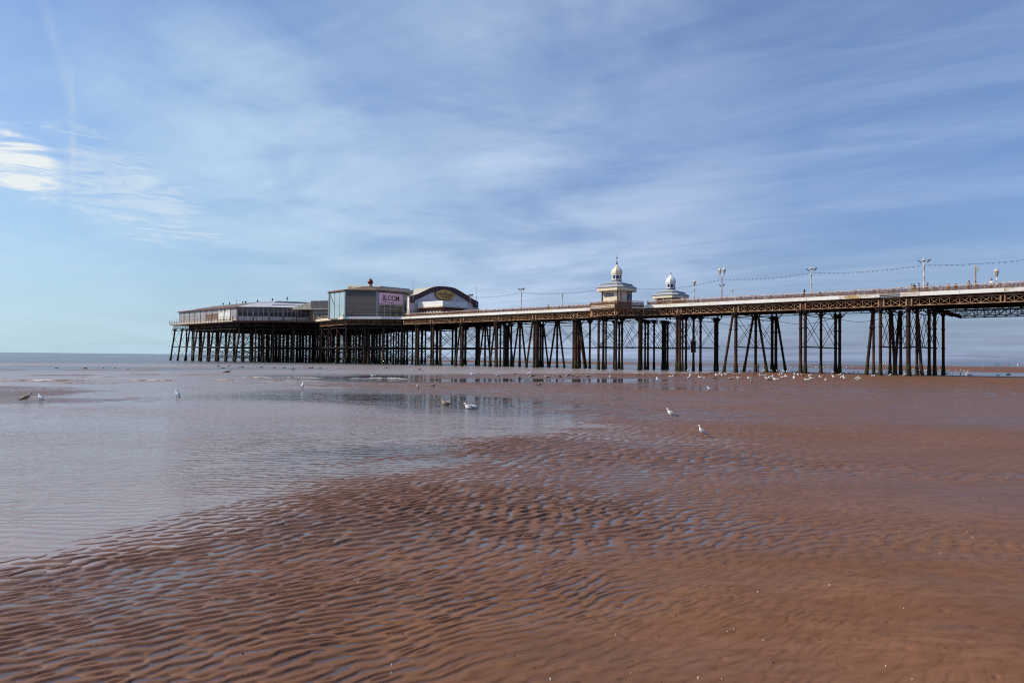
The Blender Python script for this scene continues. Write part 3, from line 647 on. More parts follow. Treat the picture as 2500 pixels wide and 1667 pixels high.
mb.box(SG+.02, SG+.95, -.4, -.06, 12.6, 15.55, WHITE); mb.box(SG+.02, SG+5.4, -21.4, -21.1, 12.6, 15.6, LILAC); mb.build('curved_roof', th)
wr = 11.6; sA, sB = s_at(994, 708, wr), s_at(850, 697, wr); zA, zB = z_at(994, 708.5, wr), z_at(850, 696.5, wr); zM, sM = z_at(929, 701, wr), s_at(929, 701, wr)
zA += (sA-(SG+5.6))*(zA-zM)/(sM-sA); sA = SG+5.6
for a, b, z0, z1 in ((sA, sM, zA, zM), (sM, sB, zM+.25, zB)):
    mb = MB(); mb.hexa([L(a, 21, ZF), L(b, 21, ZF), L(b, wr, ZF), L(a, wr, ZF), L(a, 21, z0-.45), L(b, 21, z1-.45), L(b, wr, z1-.45), L(a, wr, z0-.45)], BEIGE); mb.build('hall_wall', th)
    mb = MB(); mb.hexa([L(a-.2, 21.2, z0-.44), L(b+.2, 21.2, z1-.44), L(b+.2, wr-.4, z1-.44), L(a-.2, wr-.4, z0-.44), L(a-.2, 21.2, z0), L(b+.2, 21.2, z1), L(b+.2, wr-.4, z1), L(a-.2, wr-.4, z0)], ROOFDARK if a == sA else BEIGE); mb.build('hall_roof', th)
for u, yb, yt, w in ((1007, 735, 684, .6), (1161.6, 745, 698, 20.6)):
    mb = MB(); s = SG-.5; mb.tube([L(s, w, z_at(u, yb, w)), L(s, w, z_at(u, yb, w)+2.2)], .06, WFRAME, 5); mb.tube([L(s, w, z_at(u, yb, w)+2.2), L(s, w, z_at(u, yt, w))], .03, WFRAME, 5); mb.beam(L(s, w, z_at(u, yb, w)+.5), L(SG-.1, w, z_at(u, yb, w)+.5), .05, .05, WFRAME); mb.build('mast', th)
# foyer in front of the theatre
foy = pier_thing('theatre_foyer', 'low white fronted foyer with red walls before the wavy gable', 'foyer', 111, 6, ZF)
mb = MB(); mb.prism(LP([(107.5, 2.7), (115.55, 2.7), (115.55, 8.9), (107.5, 8.9)]), ZF, 12.9, REDWALL); mb.build('wall', foy)
mb = MB(); mb.prism(LP([(106.9, 2.0), (115.5, 2.0), (115.5, 9.4), (106.9, 9.4)]), 13.2, 14.35, WHITE, ROOFGREY); mb.build('parapet', foy)
mb = MB(); mb.prism(LP([(106.7, 1.8), (115.5, 1.8), (115.5, 9.7), (106.7, 9.7)]), 12.92, 13.19, CREAM2); mb.build('cornice', foy)
mb = MB(); mb.prism(LP([(107.1, 2.3), (115.52, 2.3), (115.52, 2.69), (107.49, 2.69), (107.49, 9.1), (107.1, 9.1)]), 11.62, 11.8, CREAM); mb.build('ledge', foy)
for p in [(108.2+k*1.05, 2.45) for k in range(7)]+[(107.3, 3.4+k*1.4) for k in range(4)]:
    mb = MB(); mb.lathe((p[0], -p[1]), [(.30, 11.79), (.29, 11.95), (.2, 12.08), (.06, 12.14)], WHITE, 8); mb.build('dome_light', foy, True)
mb = MB(); mb.hexa([L(106.6, 3.2, 11.1), L(106.6, 6.5, 11.1), L(106.8, 6.5, 11.1), L(106.8, 3.2, 11.1), L(106.2, 3.0, 11.75), L(106.2, 6.7, 11.5), L(106.8, 6.7, 11.55), L(106.8, 3.0, 11.8)], WHITE); mb.build('awning', foy)
tsign = pier_thing('theatre_sign', 'oval gold sign with THEATRE lettering on the wavy gable', 'sign', SG-.4, 10.6, 15.6)
wc, zc, rx, rz_ = 10.35, 16.6, 2.95, 1.18
mb = MB(); N = 28
k0 = mb.pts([L(SG-.46, wc+rx*math.cos(2*PI*i/N), zc+rz_*math.sin(2*PI*i/N)) for i in range(N)]); mb.face([k0+i for i in range(N)], GOLD)
k1 = mb.pts([L(SG-.31, wc+(rx+.12)*math.cos(2*PI*i/N), zc+(rz_+.12)*math.sin(2*PI*i/N)) for i in range(N)]); mb.face([k1+N-1-i for i in range(N)], MAROON)
for i in range(N): mb.face((k0+i, k1+i, k1+(i+1) % N, k0+(i+1) % N), MAROON)
mb.build('board', tsign)
mb = MB(); exs, up, nn = Vector((0, -1, 0)), Vector((0, 0, 1)), Vector((-1, 0, 0)); o = SG-.46
for body, size, dz, wd, mm in (('JOE', .42, .68, 1.0, LETTERBROWN), ('LONGTHORNE', .78, .06, 5.1, LETTERBROWN), ('THEATRE', .46, -.58, 3.0, LETTERBROWN)):
    text_mb(mb, body, size, L(o, wc, zc+dz), exs, up, nn, mm, extrude=.015, width=wd, bold=.02)
mb.build('lettering', tsign)
# ================================================================ KIOSKS
def chsq(c, a, ch): return [(c[0]-a+ch, c[1]-a), (c[0]+a-ch, c[1]-a), (c[0]+a, c[1]-a+ch), (c[0]+a, c[1]+a-ch), (c[0]+a-ch, c[1]+a), (c[0]-a+ch, c[1]+a), (c[0]-a, c[1]+a-ch), (c[0]-a, c[1]-a+ch)]
def kiosk(c, name, label, spire, wallm):
    k = pier_thing(name, label, 'kiosk', c[0], c[1], ZF, 'domed kiosks on the pier')
    B = chsq(c, 1.95, .4); ws = [Wall(B[i], B[(i+1) % 8], c) for i in range(8)]
    mb = MB(); mb.prism(LP(B), ZF, 13.5, wallm); mb.build('wall', k)
    for i in range(8):
        mb = MB(); x, y = B[i]; mb.tube([L(x, y, ZF), L(x, y, 13.5)], .09, BROWNPAINT, 6); mb.build('corner_post', k)
    Ev = chsq(c, 2.72, .75); mb = MB(); ring(mb, Ev, 13.46, Ev, 13.92, CREAM); capf(mb, Ev, 13.46, CREAM2)
    for i in range(8):
        W = Wall(Ev[i], Ev[(i+1) % 8], c); n = max(2, int(W.l/.24))
        for j in range(n): W.slab(mb, W.l*j/n+.03, W.l*(j+1)/n-.03, 13.36, 13.5, CREAM, -.03, .02)
    mb.build('eaves', k)
    mb = MB(); S1 = chsq(c, 2.82, .78); S2 = chsq(c, 2.1, .6); ring(mb, S1, 13.9, S1, 13.97, SLATE2); ring(mb, S1, 13.97, S2, 14.5, SLATE); S3 = chsq(c, 2.2, .62); ring(mb, S2, 14.48, S3, 14.52, SLATE2); ring(mb, S3, 14.52, S3, 14.6, SLATE2)
    S4 = chsq(c, 1.25, .4); S5 = chsq(c, .62, .2); ring(mb, S3, 14.6, S4, 14.86, SLATE); ring(mb, S4, 14.86, S5, 15.16, SLATE); mb.build('roof', k)
    mb = MB(); x, y = c[0], -c[1]; r0 = PI/8
    mb.lathe((x, y), [(.82, 14.7), (.80, 15.34)], SLATE2, 8, r0); mb.build('lantern_base', k)
    mb = MB(); mb.lathe((x, y), [(.90, 15.34), (.90, 15.46), (.80, 15.48), (.80, 15.52)], WHITE, 8, r0); mb.lathe((x, y), [(.80, 16.10), (.80, 16.14), (.90, 16.18), (.90, 16.27)], WHITE, 8, r0)
    for i in range(8): a = r0+i*PI/4; mb.tube([(x+.76*math.cos(a), y+.76*math.sin(a), 15.5), (x+.76*math.cos(a), y+.76*math.sin(a), 16.12)], .07, WHITE, 6)
    ln = mb.build('lantern', k); mb = MB(); mb.lathe((x, y), [(.73, 15.52), (.73, 16.1)], GLASSBLUE, 8, r0); mb.build('pane', ln)
    mb = MB(); mb.lathe((x, y), [(.90, 16.27), (.97, 16.5), (.97, 16.75), (.90, 17.0), (.76, 17.22), (.56, 17.42), (.34, 17.62), (.18, 17.82), (.09, 18.02), (.05, 18.2)], CREAM if spire else WHITE, 8, r0); mb.build('dome', k)
    z = 18.1; mb = MB()
    pr = [(.14, z), (.17, z+.08), (.10, z+.2), (.12, z+.32), (.05, z+.5), (.035, z+.85), (.10, z+.98), (.15, z+1.05), (.05, z+1.15), (.03, z+1.4), (.015, z+1.75)] if spire else [(.10, z), (.13, z+.1), (.05, z+.22), (.03, z+.3)]
    mb.lathe((x, y), pr, BLACK if spire else SIGNBLUE, 8); mb.build('spire', k, True)
    return k, ws, B
k1, ws, B = kiosk((57.7, -1.75), 'kiosk', 'cream domed kiosk with tall spire on the jutting near side platform', True, CREAM)
W = ws[0]; mb = MB(); W.slab(mb, .1, W.l-.1, 13.1, 13.45, CREAM2, .0, .03); mb.build('frieze_board', k1)
ks = pier_thing('kiosk_sign', 'small black sign with white script on the cream kiosk wall', 'sign', 57.9, -3.75, 12.4)
mb = MB(); mb.box(57.0, 58.85, 3.705, 3.76, 12.42, 12.98, BLACK); mb.build('board', ks)
mb = MB(); text_mb(mb, 'Rose Bar', .5, (57.93, 3.76, 12.72), (-1, 0, 0), (0, 0, 1), (0, 1, 0), WFRAME, shear=.3, extrude=.015, width=1.6, bold=.012); mb.build('lettering', ks)
W = ws[7]; W = ws[6]
mb = MB(); W.slab(mb, .12, 1.25, ZF+.05, 13.35, BROWNPAINT, .0, .05) ; mb.build('door', k1)
mb = MB(); W.slab(mb, .25, .62, 12.9, 13.3, CREAM2, .051, .07); W.slab(mb, .75, 1.12, 12.9, 13.3, CREAM2, .051, .07); mb.build('fanlight', k1)
bs = pier_thing('notice_board', 'small blue notice board on the shoreward side of the cream kiosk', 'notice board', *sw_of(*((O2+A2*(W.p[0]+W.d[0]*.68+W.n[0]*.1)+W2*(W.p[1]+W.d[1]*.68+W.n[1]*.1)))), 11.7)
mb = MB(); W.slab(mb, .2, 1.15, 11.75, 12.78, SIGNBLUE, .055, .10)
for z in (12.5, 12.3, 12.05, 11.9): W.slab(mb, .32, 1.0, z, z+.05, WFRAME, .10, .106)
mb.build('board', bs)
k2, ws2, B2 = kiosk((58.3, 16.75), 'kiosk', 'white domed kiosk with short finial on the far side of the walkway', False, CREAM)
mb = MB(); c = (58.3, 16.75); y0 = -(c[1]-1.95)
for a, b, z0, z1 in ((-.2, 1.5, 12.9, 12.9),): pass
kk = mb.pts([L(c[0]+1.75, 14.3, 12.85), L(c[0]-.1, 14.3, 12.85), L(c[0]+.85, 14.3, 13.62), L(c[0]+1.75, 14.6, 12.85), L(c[0]-.1, 14.6, 12.85), L(c[0]+.85, 14.6, 13.62)])
for f in ((0, 1, 2), (3, 5, 4), (0, 2, 5, 3), (1, 4, 5, 2), (0, 3, 4, 1)): mb.face([kk+i for i in f], MAROON)
mb.beam(L(c[0]+1.9, 14.28, 12.85), L(c[0]+.85, 14.28, 13.7), .1, .1, CREAM); mb.beam(L(c[0]-.25, 14.28, 12.85), L(c[0]+.85, 14.28, 13.7), .1, .1, CREAM); mb.build('pediment', k2)
# ================================================================ LAMPS, LIGHT STRINGS, PARASOL
def flood_lamp(s, w, ztop, label, m=LAMPPALE, fl=True):
    t = pier_thing('lamp_post', label, 'lamp post', s, w, ZF, 'lamp posts along the pier'); x, y = s, -w; h = ztop-ZF
    mb = MB(); mb.lathe((x, y), [(.17, ZF), (.17, ZF+.5), (.12, ZF+.6), (.10, ZF+1.3), (.13, ZF+1.38), (.09, ZF+1.45), (.08, ZF+h*.5), (.12, ZF+h*.51), (.08, ZF+h*.53), (.07, ZF+h*.75), (.14, ZF+h*.76), (.14, ZF+h*.79), (.06, ZF+h*.81), (.05, ztop-.35), (.09, ztop-.3), (.03, ztop)], m, 8); mb.build('pole', t, True)
    zc = ZF+h*.84
    mb = MB()
    for d in (-1, 1):
        mb.tube([(x, y, zc), (x+d*.3, y, zc+.05), (x+d*.52, y, zc+.28)], .03, m, 5); mb.tube([(x, y, zc+.35), (x, y+d*.35, zc+.45)], .03, m, 5)
    mb.lathe((x, y), [(.06, zc+.3), (.32, zc+.46), (.30, zc+.5), (.05, zc+.56)], m, 8)
    mb.build('cross_arm', t)
    for d in (-1, 1):
        mb = MB(); mb.hexa([(x+d*.40, y-.16, zc+.16), (x+d*.78, y-.16, zc+.46), (x+d*.78, y+.16, zc+.46), (x+d*.40, y+.16, zc+.16), (x+d*.34, y-.16, zc+.25), (x+d*.72, y-.16, zc+.55), (x+d*.72, y+.16, zc+.55), (x+d*.34, y+.16, zc+.25)], DGREY); mb.build('floodlight', t)
    return t
def lantern_at(par, x, y, z, k=1.0):
    mb = MB(); mb.lathe((x, y), [(.05*k, z-.1), (.11*k, z), (.13*k, z+.04)], LAMPPALE, 6); mb.lathe((x, y), [(.31*k, z+.62*k), (.33*k, z+.66*k), (.2*k, z+.78*k), (.16*k, z+.9*k), (.03*k, z+1.0*k)], LAMPPALE, 6)
    for i in range(6):
        a = i*PI/3; mb.beam((x+.12*k*math.cos(a), y+.12*k*math.sin(a), z+.03), (x+.29*k*math.cos(a), y+.29*k*math.sin(a), z+.64*k), .025, .025, LAMPPALE)
    o = mb.build('lantern', par); mb = MB(); mb.lathe((x, y), [(.115*k, z+.04), (.275*k, z+.62*k)], LAMPGLASS, 6); mb.build('pane', o)
def lantern_lamp(s, w, ztop, label, twin=False, m=LAMPPALE, k=1.0):
    t = pier_thing('lamp_post', label, 'lamp post', s, w, ZF, 'lamp posts along the pier'); x, y = s, -w; zz = ztop-1.0*k
    mb = MB(); zt = zz-(.45 if twin else .05)
    mb.lathe((x, y), [(.16, ZF), (.16, ZF+.4), (.10, ZF+.5), (.085, ZF+1.0), (.14, ZF+1.1), (.085, ZF+1.2), (.075, (ZF+zt)/2), (.12, (ZF+zt)/2+.05), (.07, (ZF+zt)/2+.1), (.065, zt-.5), (.12, zt-.45), (.07, zt-.38), (.05, zt)], m, 8); mb.build('pole', t, True)
    if twin:
        mb = MB()
        for d in (-1, 1): mb.tube([(x, y, zt-.2), (x+d*.25, y, zt-.1), (x+d*.40, y, zt+.2), (x+d*.36, y, zz+.02)], .035, m, 5)
        for d in (-1, 1): mb.hexa([(x+d*.2, y-.1, zt-1.5), (x+d*.5, y-.1, zt-1.2), (x+d*.5, y+.1, zt-1.2), (x+d*.2, y+.1, zt-1.5), (x+d*.15, y-.1, zt-1.4), (x+d*.45, y-.1, zt-1.1), (x+d*.45, y+.1, zt-1.1), (x+d*.15, y+.1, zt-1.4)], DGREY)
        mb.build('bracket_arm', t); lantern_at(t, x-.38, y, zz); lantern_at(t, x+.38, y, zz)
    else: lantern_at(t, x, y, zz, k)
    return t
def post_lamp(s, w, ztop, label, m, box=True):
    t = pier_thing('lamp_post', label, 'lamp post', s, w, ZF, 'lamp posts along the pier'); x, y = s, -w
    mb = MB(); mb.lathe((x, y), [(.14, ZF), (.13, ZF+.4), (.085, ZF+.5), (.08, ZF+1.6), (.12, ZF+1.65), (.08, ZF+1.72), (.07, ztop-.5), (.11, ztop-.45), (.06, ztop-.3), (.04, ztop)], m, 8); mb.build('pole', t, True)
    mb = MB(); mb.box(x-.36, x-.02, y-.1, y+.1, ztop-.85, ztop-.35, GREENPOST) if box else mb.box(x-.12, x+.12, y-.1, y+.1, ztop-.7, ztop-.45, GREENPOST); mb.build('fitting', t)
    return t
lw = 1.2
flood_lamp(11.03, lw, z_at(2255.8, 629, lw), 'tall peeling lamp post with two floodlights among the people at the rail')
flood_lamp(25.7, lw, z_at(1979.5, 650.6, lw), 'tall cream lamp post with two floodlights beside the folded navy parasol')
lantern_lamp(39.7, lw, z_at(1761.4, 653.9, lw), 'rusty lamp post with twin lanterns right of the white kiosk', True, LAMPRUST)
flood_lamp(82.57, lw, z_at(1271.6, 700, lw), 'tall lamp post with floodlights between the theatre and the cream kiosk')
flood_lamp(97.2, lw, z_at(1146.5, 716, lw), 'lamp post with floodlights in front of the right end of the wavy gable', LAMPRUST)
flood_lamp(s_at(1474, 690, 13.2), 13.2, z_at(1474, 690, 13.2), 'lamp post whose floodlights show just above the cream kiosk roof')
post_lamp(s_at(1372.8, 747, 4), 4, z_at(1372.8, 713, 4), 'slim white post between the floodlight post and the cream kiosk', LAMPPALE, False)
post_lamp(s_at(2381.8, 694, lw), lw, z_at(2381.8, 645.7, lw), 'bare rusty post with a small box near its top', LAMPRUST)
post_lamp(s_at(1788, 724, 12.5), 12.5, z_at(1788, 701, 12.5), 'short white signal post just right of the twin lantern post', WHITE, False)
lantern_lamp(s_at(1694.8, 730, 6), 6, z_at(1694.8, 683.5, 6), 'white lamp post with one lantern beside the white domed kiosk')
lantern_lamp(s_at(2433, 691, 2.5), 2.5, z_at(2433, 655.6, 2.5), 'short white lamp post with one lantern, rightmost on the pier', False, WHITE)
def festoon(pts, drop, label):
    a = pts[0]; t = MB()
    for p, q in zip(pts, pts[1:]):
        p, q = Vector(L(*p)), Vector(L(*q)); f = lambda k: p.lerp(q, k)-Vector((0, 0, drop*4*k*(1-k)))
        t.tube([f(k/16) for k in range(17)],   .013, WIRE, 4); nb = int((p-q).length/.62)
        for i in range(1, nb): c = f(i/nb); t.tube([c+Vector((0, 0, .03)), c-Vector((0, 0, .03)), c-Vector((0, 0, .13)), c-Vector((0, 0, .18))], [.015, .036, .04, .015], WIRE, 5)
    o = bpy.data.objects.new('light_string', t.mesh('light_string', L(*a))); C.objects.link(o); o.location = PW(*a); o.rotation_euler = (0, 0, PANG)
    tag(o, label, 'string lights', 'light strings between the lamp posts')
zc = lambda u, v: z_at(u, v, lw)
A_, C_, E_, G_, H_ = (82.57, lw, zc(1271, 714.2)), (97.2, lw, zc(1147, 725)), (39.7, lw, zc(1761, 681.8)), (25.7, lw, zc(1979, 666)), (11.03, lw, zc(2256, 647))
K_ = (60.2, .6, z_at(1478, 703.5, .6)); K2 = (55.2, .6, z_at(1540, 706, .6))
festoon([C_, A_], .35, 'light string from the gable lamp post to the tall floodlight post')
festoon([A_, K_], .55, 'light string from the tall floodlight post to the cream kiosk')
festoon([K2, E_], .55, 'light string passing before the white kiosk to the twin lantern post')
festoon([E_, G_], .35, 'light string from the twin lanterns to the post beside the parasol')
festoon([G_, H_], .35, 'light string from the parasol post to the post among the people')
festoon([H_, (-3.7, lw, zc(2256, 647)+.05)], .35, 'light string running off the right edge above the short lantern')
ps, pw_ = s_at(1963.7, 712, 2.2), 2.2
par = pier_thing('parasol', 'folded navy parasol standing beside the cream lamp post', 'parasol', ps, pw_, ZF); zt = z_at(1963.7, 705, pw_)
mb = MB(); mb.tube([L(ps, pw_, ZF), L(ps, pw_, zt)], .03, LAMPPALE, 6); mb.lathe((ps, -pw_), [(.3, ZF), (.3, ZF+.06), (.05, ZF+.1)], DGREY, 10); mb.build('pole', par)
mb = MB(); mb.lathe((ps, -pw_), [(.10, ZF+.9), (.17, ZF+1.1), (.15, zt-.4), (.08, zt-.1), (.02, zt+.02)], NAVY, 8); mb.build('canopy', par)
# ================================================================ BEACH AND SEA
SUN_EL, SUN_AZ = math.radians(37), math.radians(-86)     # azimuth from +Y towards +X
SUNV = Vector((math.sin(SUN_AZ)*math.cos(SUN_EL), math.cos(SUN_AZ)*math.cos(SUN_EL), math.sin(SUN_EL)))
def polar(u, v): p = at(u, max(v, 873.0+.0106*(u-1250)+4.5)); return math.atan2(p[0], p[1]), math.log(math.hypot(p[0], p[1]))
def field(ctrl, k=1.4, eps=.03):           # scattered control values -> coarse grid over azimuth / log distance
    P = np.array([polar(c[0], c[1]) for c in ctrl]); V = np.array([c[2] for c in ctrl], float)
    AZ, LR = np.meshgrid(GA, GL); num = np.zeros_like(AZ); den = np.zeros_like(AZ)
    for (a, l), v in zip(P, V):
        w = 1/(((AZ-a)*6)**2+((LR-l)/.12)**2+eps)**k; num += w*v; den += w
    return num/den
GA = np.linspace(math.radians(-64), math.radians(64), 420); GL = np.linspace(math.log(2.4), math.log(480), 460)
def sample(F, az, lr):
    x = np.clip((az-GA[0])/(GA[1]-GA[0]), 0, len(GA)-1.001); y = np.clip((lr-GL[0])/(GL[1]-GL[0]), 0, len(GL)-1.001)
    i = x.astype(int); j = y.astype(int); fx = x-i; fy = y-j
    return F[j, i]*(1-fx)*(1-fy)+F[j, i+1]*fx*(1-fy)+F[j+1, i]*(1-fx)*fy+F[j+1, i+1]*fx*fy
E = []
for u, v in [(-500, 1500), (-300, 1470), (-150, 1445), (0, 1415), (100, 1395), (220, 1378), (330, 1355), (450, 1330), (560, 1310), (650, 1282), (720, 1250), (760, 1215), (850, 1180), (1000, 1165), (1100, 1150), (1190, 1138), (1195, 1105), (1185, 1085), (1260, 1070), (1380, 1062), (1450, 1048)]:
    E.append((u, v, 0))
    if v > 1160: E += [(u+30, v+45, 1.2), (u+60, v+120, 2.6), (u+100, v+250, 4.2), (u-40, v-45, -1.5), (u-60, v-110, -3.5)]
E += [(1300, 1100, 1.1), (1400, 1090, 1.2), (1250, 1120, .6), (1240, 1095, .7), (1500, 1030, 1.1), (1550, 1100, 2.2), (1600, 1000, 2.2), (1500, 985, 1.2), (1700, 960, 2.6), (1800, 1050, 5), (2000, 1000, 5), (2200, 960, 5), (2400, 940, 5), (2500, 1000, 4.5), (2300, 1030, 4.5),
      (1900, 1200, 6), (2200, 1200, 7), (2500, 1200, 8), (1500, 1250, 4), (1300, 1250, 3), (1200, 1200, 1.8), (1400, 1150, 1.8), (1300, 1400, 6), (1800, 1500, 9), (2300, 1500, 11), (1200, 1600, 9), (700, 1600, 8), (300, 1600, 6), (0, 1550, 3.5), (-200, 1600, 4), (-200, 1667, 6), (2500, 1660, 13), (2900, 1300, 9), (2900, 1000, 6)]
E += [(1300, 1030, -3), (1380, 1010, -2.5), (1400, 992, -2), (1200, 1010, -5), (1100, 1060, -4), (1000, 1000, -6), (1000, 1100, -4), (700, 1100, -6), (400, 1200, -6), (100, 1300, -4), (0, 1200, -8), (300, 1000, -8), (600, 950, -8), (800, 960, -6), (900, 950, -3), (1100, 966, -3), (1200, 974, -3), (1300, 984, -3), (1420, 987, -1), (-400, 1200, -8), (-400, 1000, -8), (1120, 1120, -3), (1150, 1085, -2.6), (1050, 1130, -3.2), (900, 1150, -3.2), (1000, 1090, -5), (1150, 1050, -4), (1280, 1052, -2.2), (1390, 1040, -1.8)]
E += [(u, v, 0) for u, v in [(1450, 980), (1365, 975), (1246, 966), (1187, 960), (1097, 954), (1020, 953), (967, 946.5), (925, 940), (905, 937), (960, 937), (1008, 937), (1068, 936.5), (1169, 936.5), (1246, 936.5), (1320, 937), (1440, 938), (1500, 940), (1445, 1010)]]
E += [(1000, 945, 1.0), (1100, 946, 1.6), (1200, 950, 1.8), (1300, 955, 1.9), (1400, 960, 2), (1500, 962, 2.2), (950, 941, .5)]
E += [(1060, 930, -2), (1150, 929, -2.5), (1250, 929, -2.5), (1350, 930, -2.5), (1450, 930, -2.2), (1550, 927, -1.6), (1640, 924, -1), (980, 930, -2), (1053, 924, -.5), (1150, 920.5, 0), (1300, 920.5, 0), (1450, 920, 0), (1600, 918, 0), (1150, 916.5, .8), (1300, 916.5, .8), (1450, 915.5, .8), (1600, 914, 1), (1510, 946, -1.3), (1570, 946, -1.3), (1640, 947, -.6), (1380, 947, .3), (1700, 925, 1.2), (1750, 935, 2)]
E += [(1150, 908, -3), (1000, 905, -6), (1020, 916, -2), (900, 920, -4), (700, 900, -12), (700, 925, -6), (400, 900, -14), (0, 900, -14), (0, 932, -8), (300, 940, -8), (500, 930, -8), (1300, 905, -5), (1450, 905, -4), (1600, 902, -5), (1800, 898, -6), (1900, 900, -4), (1600, 909.5, -1), (1750, 909, -1), (1750, 915, 1.2), (1850, 914, 1.2), (-300, 930, -8)]
E += [(0, 962, 2.6), (60, 962, 2.4), (120, 958, 1.8), (-120, 962, 2.6), (185, 955, 0), (150, 948, 0), (80, 946, 0), (0, 946, 0), (-100, 946, 0), (100, 976, 0), (0, 979, 0), (-100, 980, 0), (225, 956, -2), (260, 960, -4), (260, 950, -4), (350, 958, -6), (450, 955, -7), (200, 945, -3), (200, 968, -2.5)]
E += [(1950, 913, 1), (2100, 915, 2), (2250, 921, 3), (2400, 926, 3), (2500, 926, 3), (2700, 930, 4), (2000, 904, -1), (2100, 905.5, -1.2), (2200, 908, -1.2), (2300, 913, -1.2), (2400, 915.5, -1.3), (2500, 915.5, -1.3), (2700, 918, -1), (2350, 904, 1.5), (2450, 905, 1.5), (2600, 906, 1.5), (2250, 900, .9), (2500, 899, 1), (2000, 893, -4), (2200, 891.5, -4), (2350, 892, -4), (2500, 892, -4), (2400, 896, .6), (2500, 896.5, .8), (2320, 897, .5), (1950, 897, -3)]
E = [(u, v, (e_*4+2 if e_ > 0 and v < 914 and u > 1900 else e_)) for u, v, e_ in E]
FE = field(E)
FA = field([(-200, 1600, .9), (0, 1600, .95), (600, 1600, .9), (1000, 1600, .62), (1300, 1620, .30), (1600, 1600, .17), (2000, 1600, .13), (2400, 1600, .05), (0, 1400, .9), (500, 1450, 1), (1000, 1450, 1), (1400, 1450, .75), (1700, 1450, .24), (2000, 1450, .18), (2400, 1450, .06), (700, 1250, 1.1), (1200, 1250, 1.1), (1500, 1250, 1.0), (1750, 1250, .55), (1950, 1250, .18), (2400, 1250, .08), (1200, 1100, 1.1), (1500, 1100, 1.1), (1750, 1100, .65), (1950, 1100, .2), (2300, 1100, .08), (1500, 1000, .9), (1700, 1000, .6), (1900, 1000, .16), (2200, 1030, .08), (1600, 950, .6), (2000, 940, .6), (2400, 940, .6), (2300, 990, .35), (300, 1100, .5), (60, 960, .7), (1100, 945, .7), (2000, 900, .3)], 1.6, .2)
FF = field([(0, 1600, .38), (600, 1600, .30), (1000, 1600, .14), (1600, 1600, .12), (2400, 1600, .02), (300, 1440, .43), (800, 1300, .44), (1000, 1450, .28), (1400, 1450, .22), (1700, 1450, .10), (2400, 1450, .05), (1200, 1250, .42), (1500, 1250, .37), (1750, 1250, .30), (2000, 1250, .30), (2400, 1220, .40), (2400, 1330, .16), (1300, 1120, .46), (1500, 1100, .44), (1750, 1130, .36), (1950, 1120, .24), (2200, 1080, .16), (2400, 1080, .14), (1500, 1010, .40), (1700, 1000, .34), (1900, 1000, .30), (2100, 1000, .40), (2400, 1015, .52), (1600, 950, .24), (2000, 940, .20), (2400, 940, .24), (60, 960, .45), (1100, 945, .34), (1500, 925, .6), (2000, 900, .40), (2400, 905, .3), (2400, 897, .4), (2200, 960, .4)], 1.6, .2)
def ground_e(x, y): return float(sample(FE, np.array([math.atan2(x, y)]), np.array([math.log(math.hypot(x, y))]))[0])*.01
def vnoise(x, y, seed):                    # smooth value noise
    xi = np.floor(x).astype(np.int64); yi = np.floor(y).astype(np.int64); fx = x-xi; fy = y-yi
    fx = fx*fx*(3-2*fx); fy = fy*fy*(3-2*fy)
    def h(i, j):
        n = (i*374761393+j*668265263+seed*974634777) & 0xffffffff; n = ((n ^ (n >> 13))*1274126177) & 0xffffffff; return ((n ^ (n >> 16)) & 0xffff)/65535.0
    return (h(xi, yi)*(1-fx)+h(xi+1, yi)*fx)*(1-fy)+(h(xi, yi+1)*(1-fx)+h(xi+1, yi+1)*fx)*fy
def gabor(x, y, lam, ang, spread, n, seed):
    r = np.random.default_rng(seed); g = np.zeros_like(x)
    for _ in range(n):
        a = ang+PI/2+r.normal(0, spread); k = 2*PI/lam*math.exp(r.normal(0, .21)); g += np.cos(k*(x*math.cos(a)+y*math.sin(a))+r.uniform(0, 2*PI))
    return g*math.sqrt(2.0/n)
def grid_mesh(name, rows, az, Z, attrs, mat_, wrap):
    nr, nc = Z.shape; X = rows[:, None]*np.sin(az)[None]; Y = rows[:, None]*np.cos(az)[None]
    co = np.stack([X, Y, Z], -1).reshape(-1, 3).astype(np.float32)
    cc = nc if wrap else nc-1; i = np.arange(nr-1)[:, None]*nc; j = np.arange(cc)[None]; j2 = (j+1) % nc
    q = np.stack([i+j, i+nc+j, i+nc+j2, i+j2], -1).reshape(-1, 4)[:, ::-1]
    cap = np.arange(nc)[::-1]; nq = len(q)
    me = bpy.data.meshes.new(name); me.vertices.add(len(co)); me.vertices.foreach_set('co', co.ravel())
    me.loops.add(nq*4+nc); me.polygons.add(nq+1)
    me.loops.foreach_set('vertex_index', np.concatenate([q.ravel(), cap]).astype(np.int32))
    me.polygons.foreach_set('loop_start', np.append(np.arange(nq)*4, nq*4).astype(np.int32)); me.polygons.foreach_set('loop_total', np.append(np.full(nq, 4), nc).astype(np.int32))
    me.polygons.foreach_set('use_smooth', np.ones(nq+1, bool))
    for k, a in attrs.items(): at_ = me.attributes.new(k, 'FLOAT', 'POINT'); at_.data.foreach_set('value', a.ravel().astype(np.float32))
    me.materials.append(mat_); me.update(calc_edges=True); me.validate()
    o = bpy.data.objects.new(name, me); C.objects.link(o); o['kind'] = 'structure'; return o
def attr(b, name): n = b.new('ShaderNodeAttribute'); n.attribute_name = name; return n.outputs['Fac']
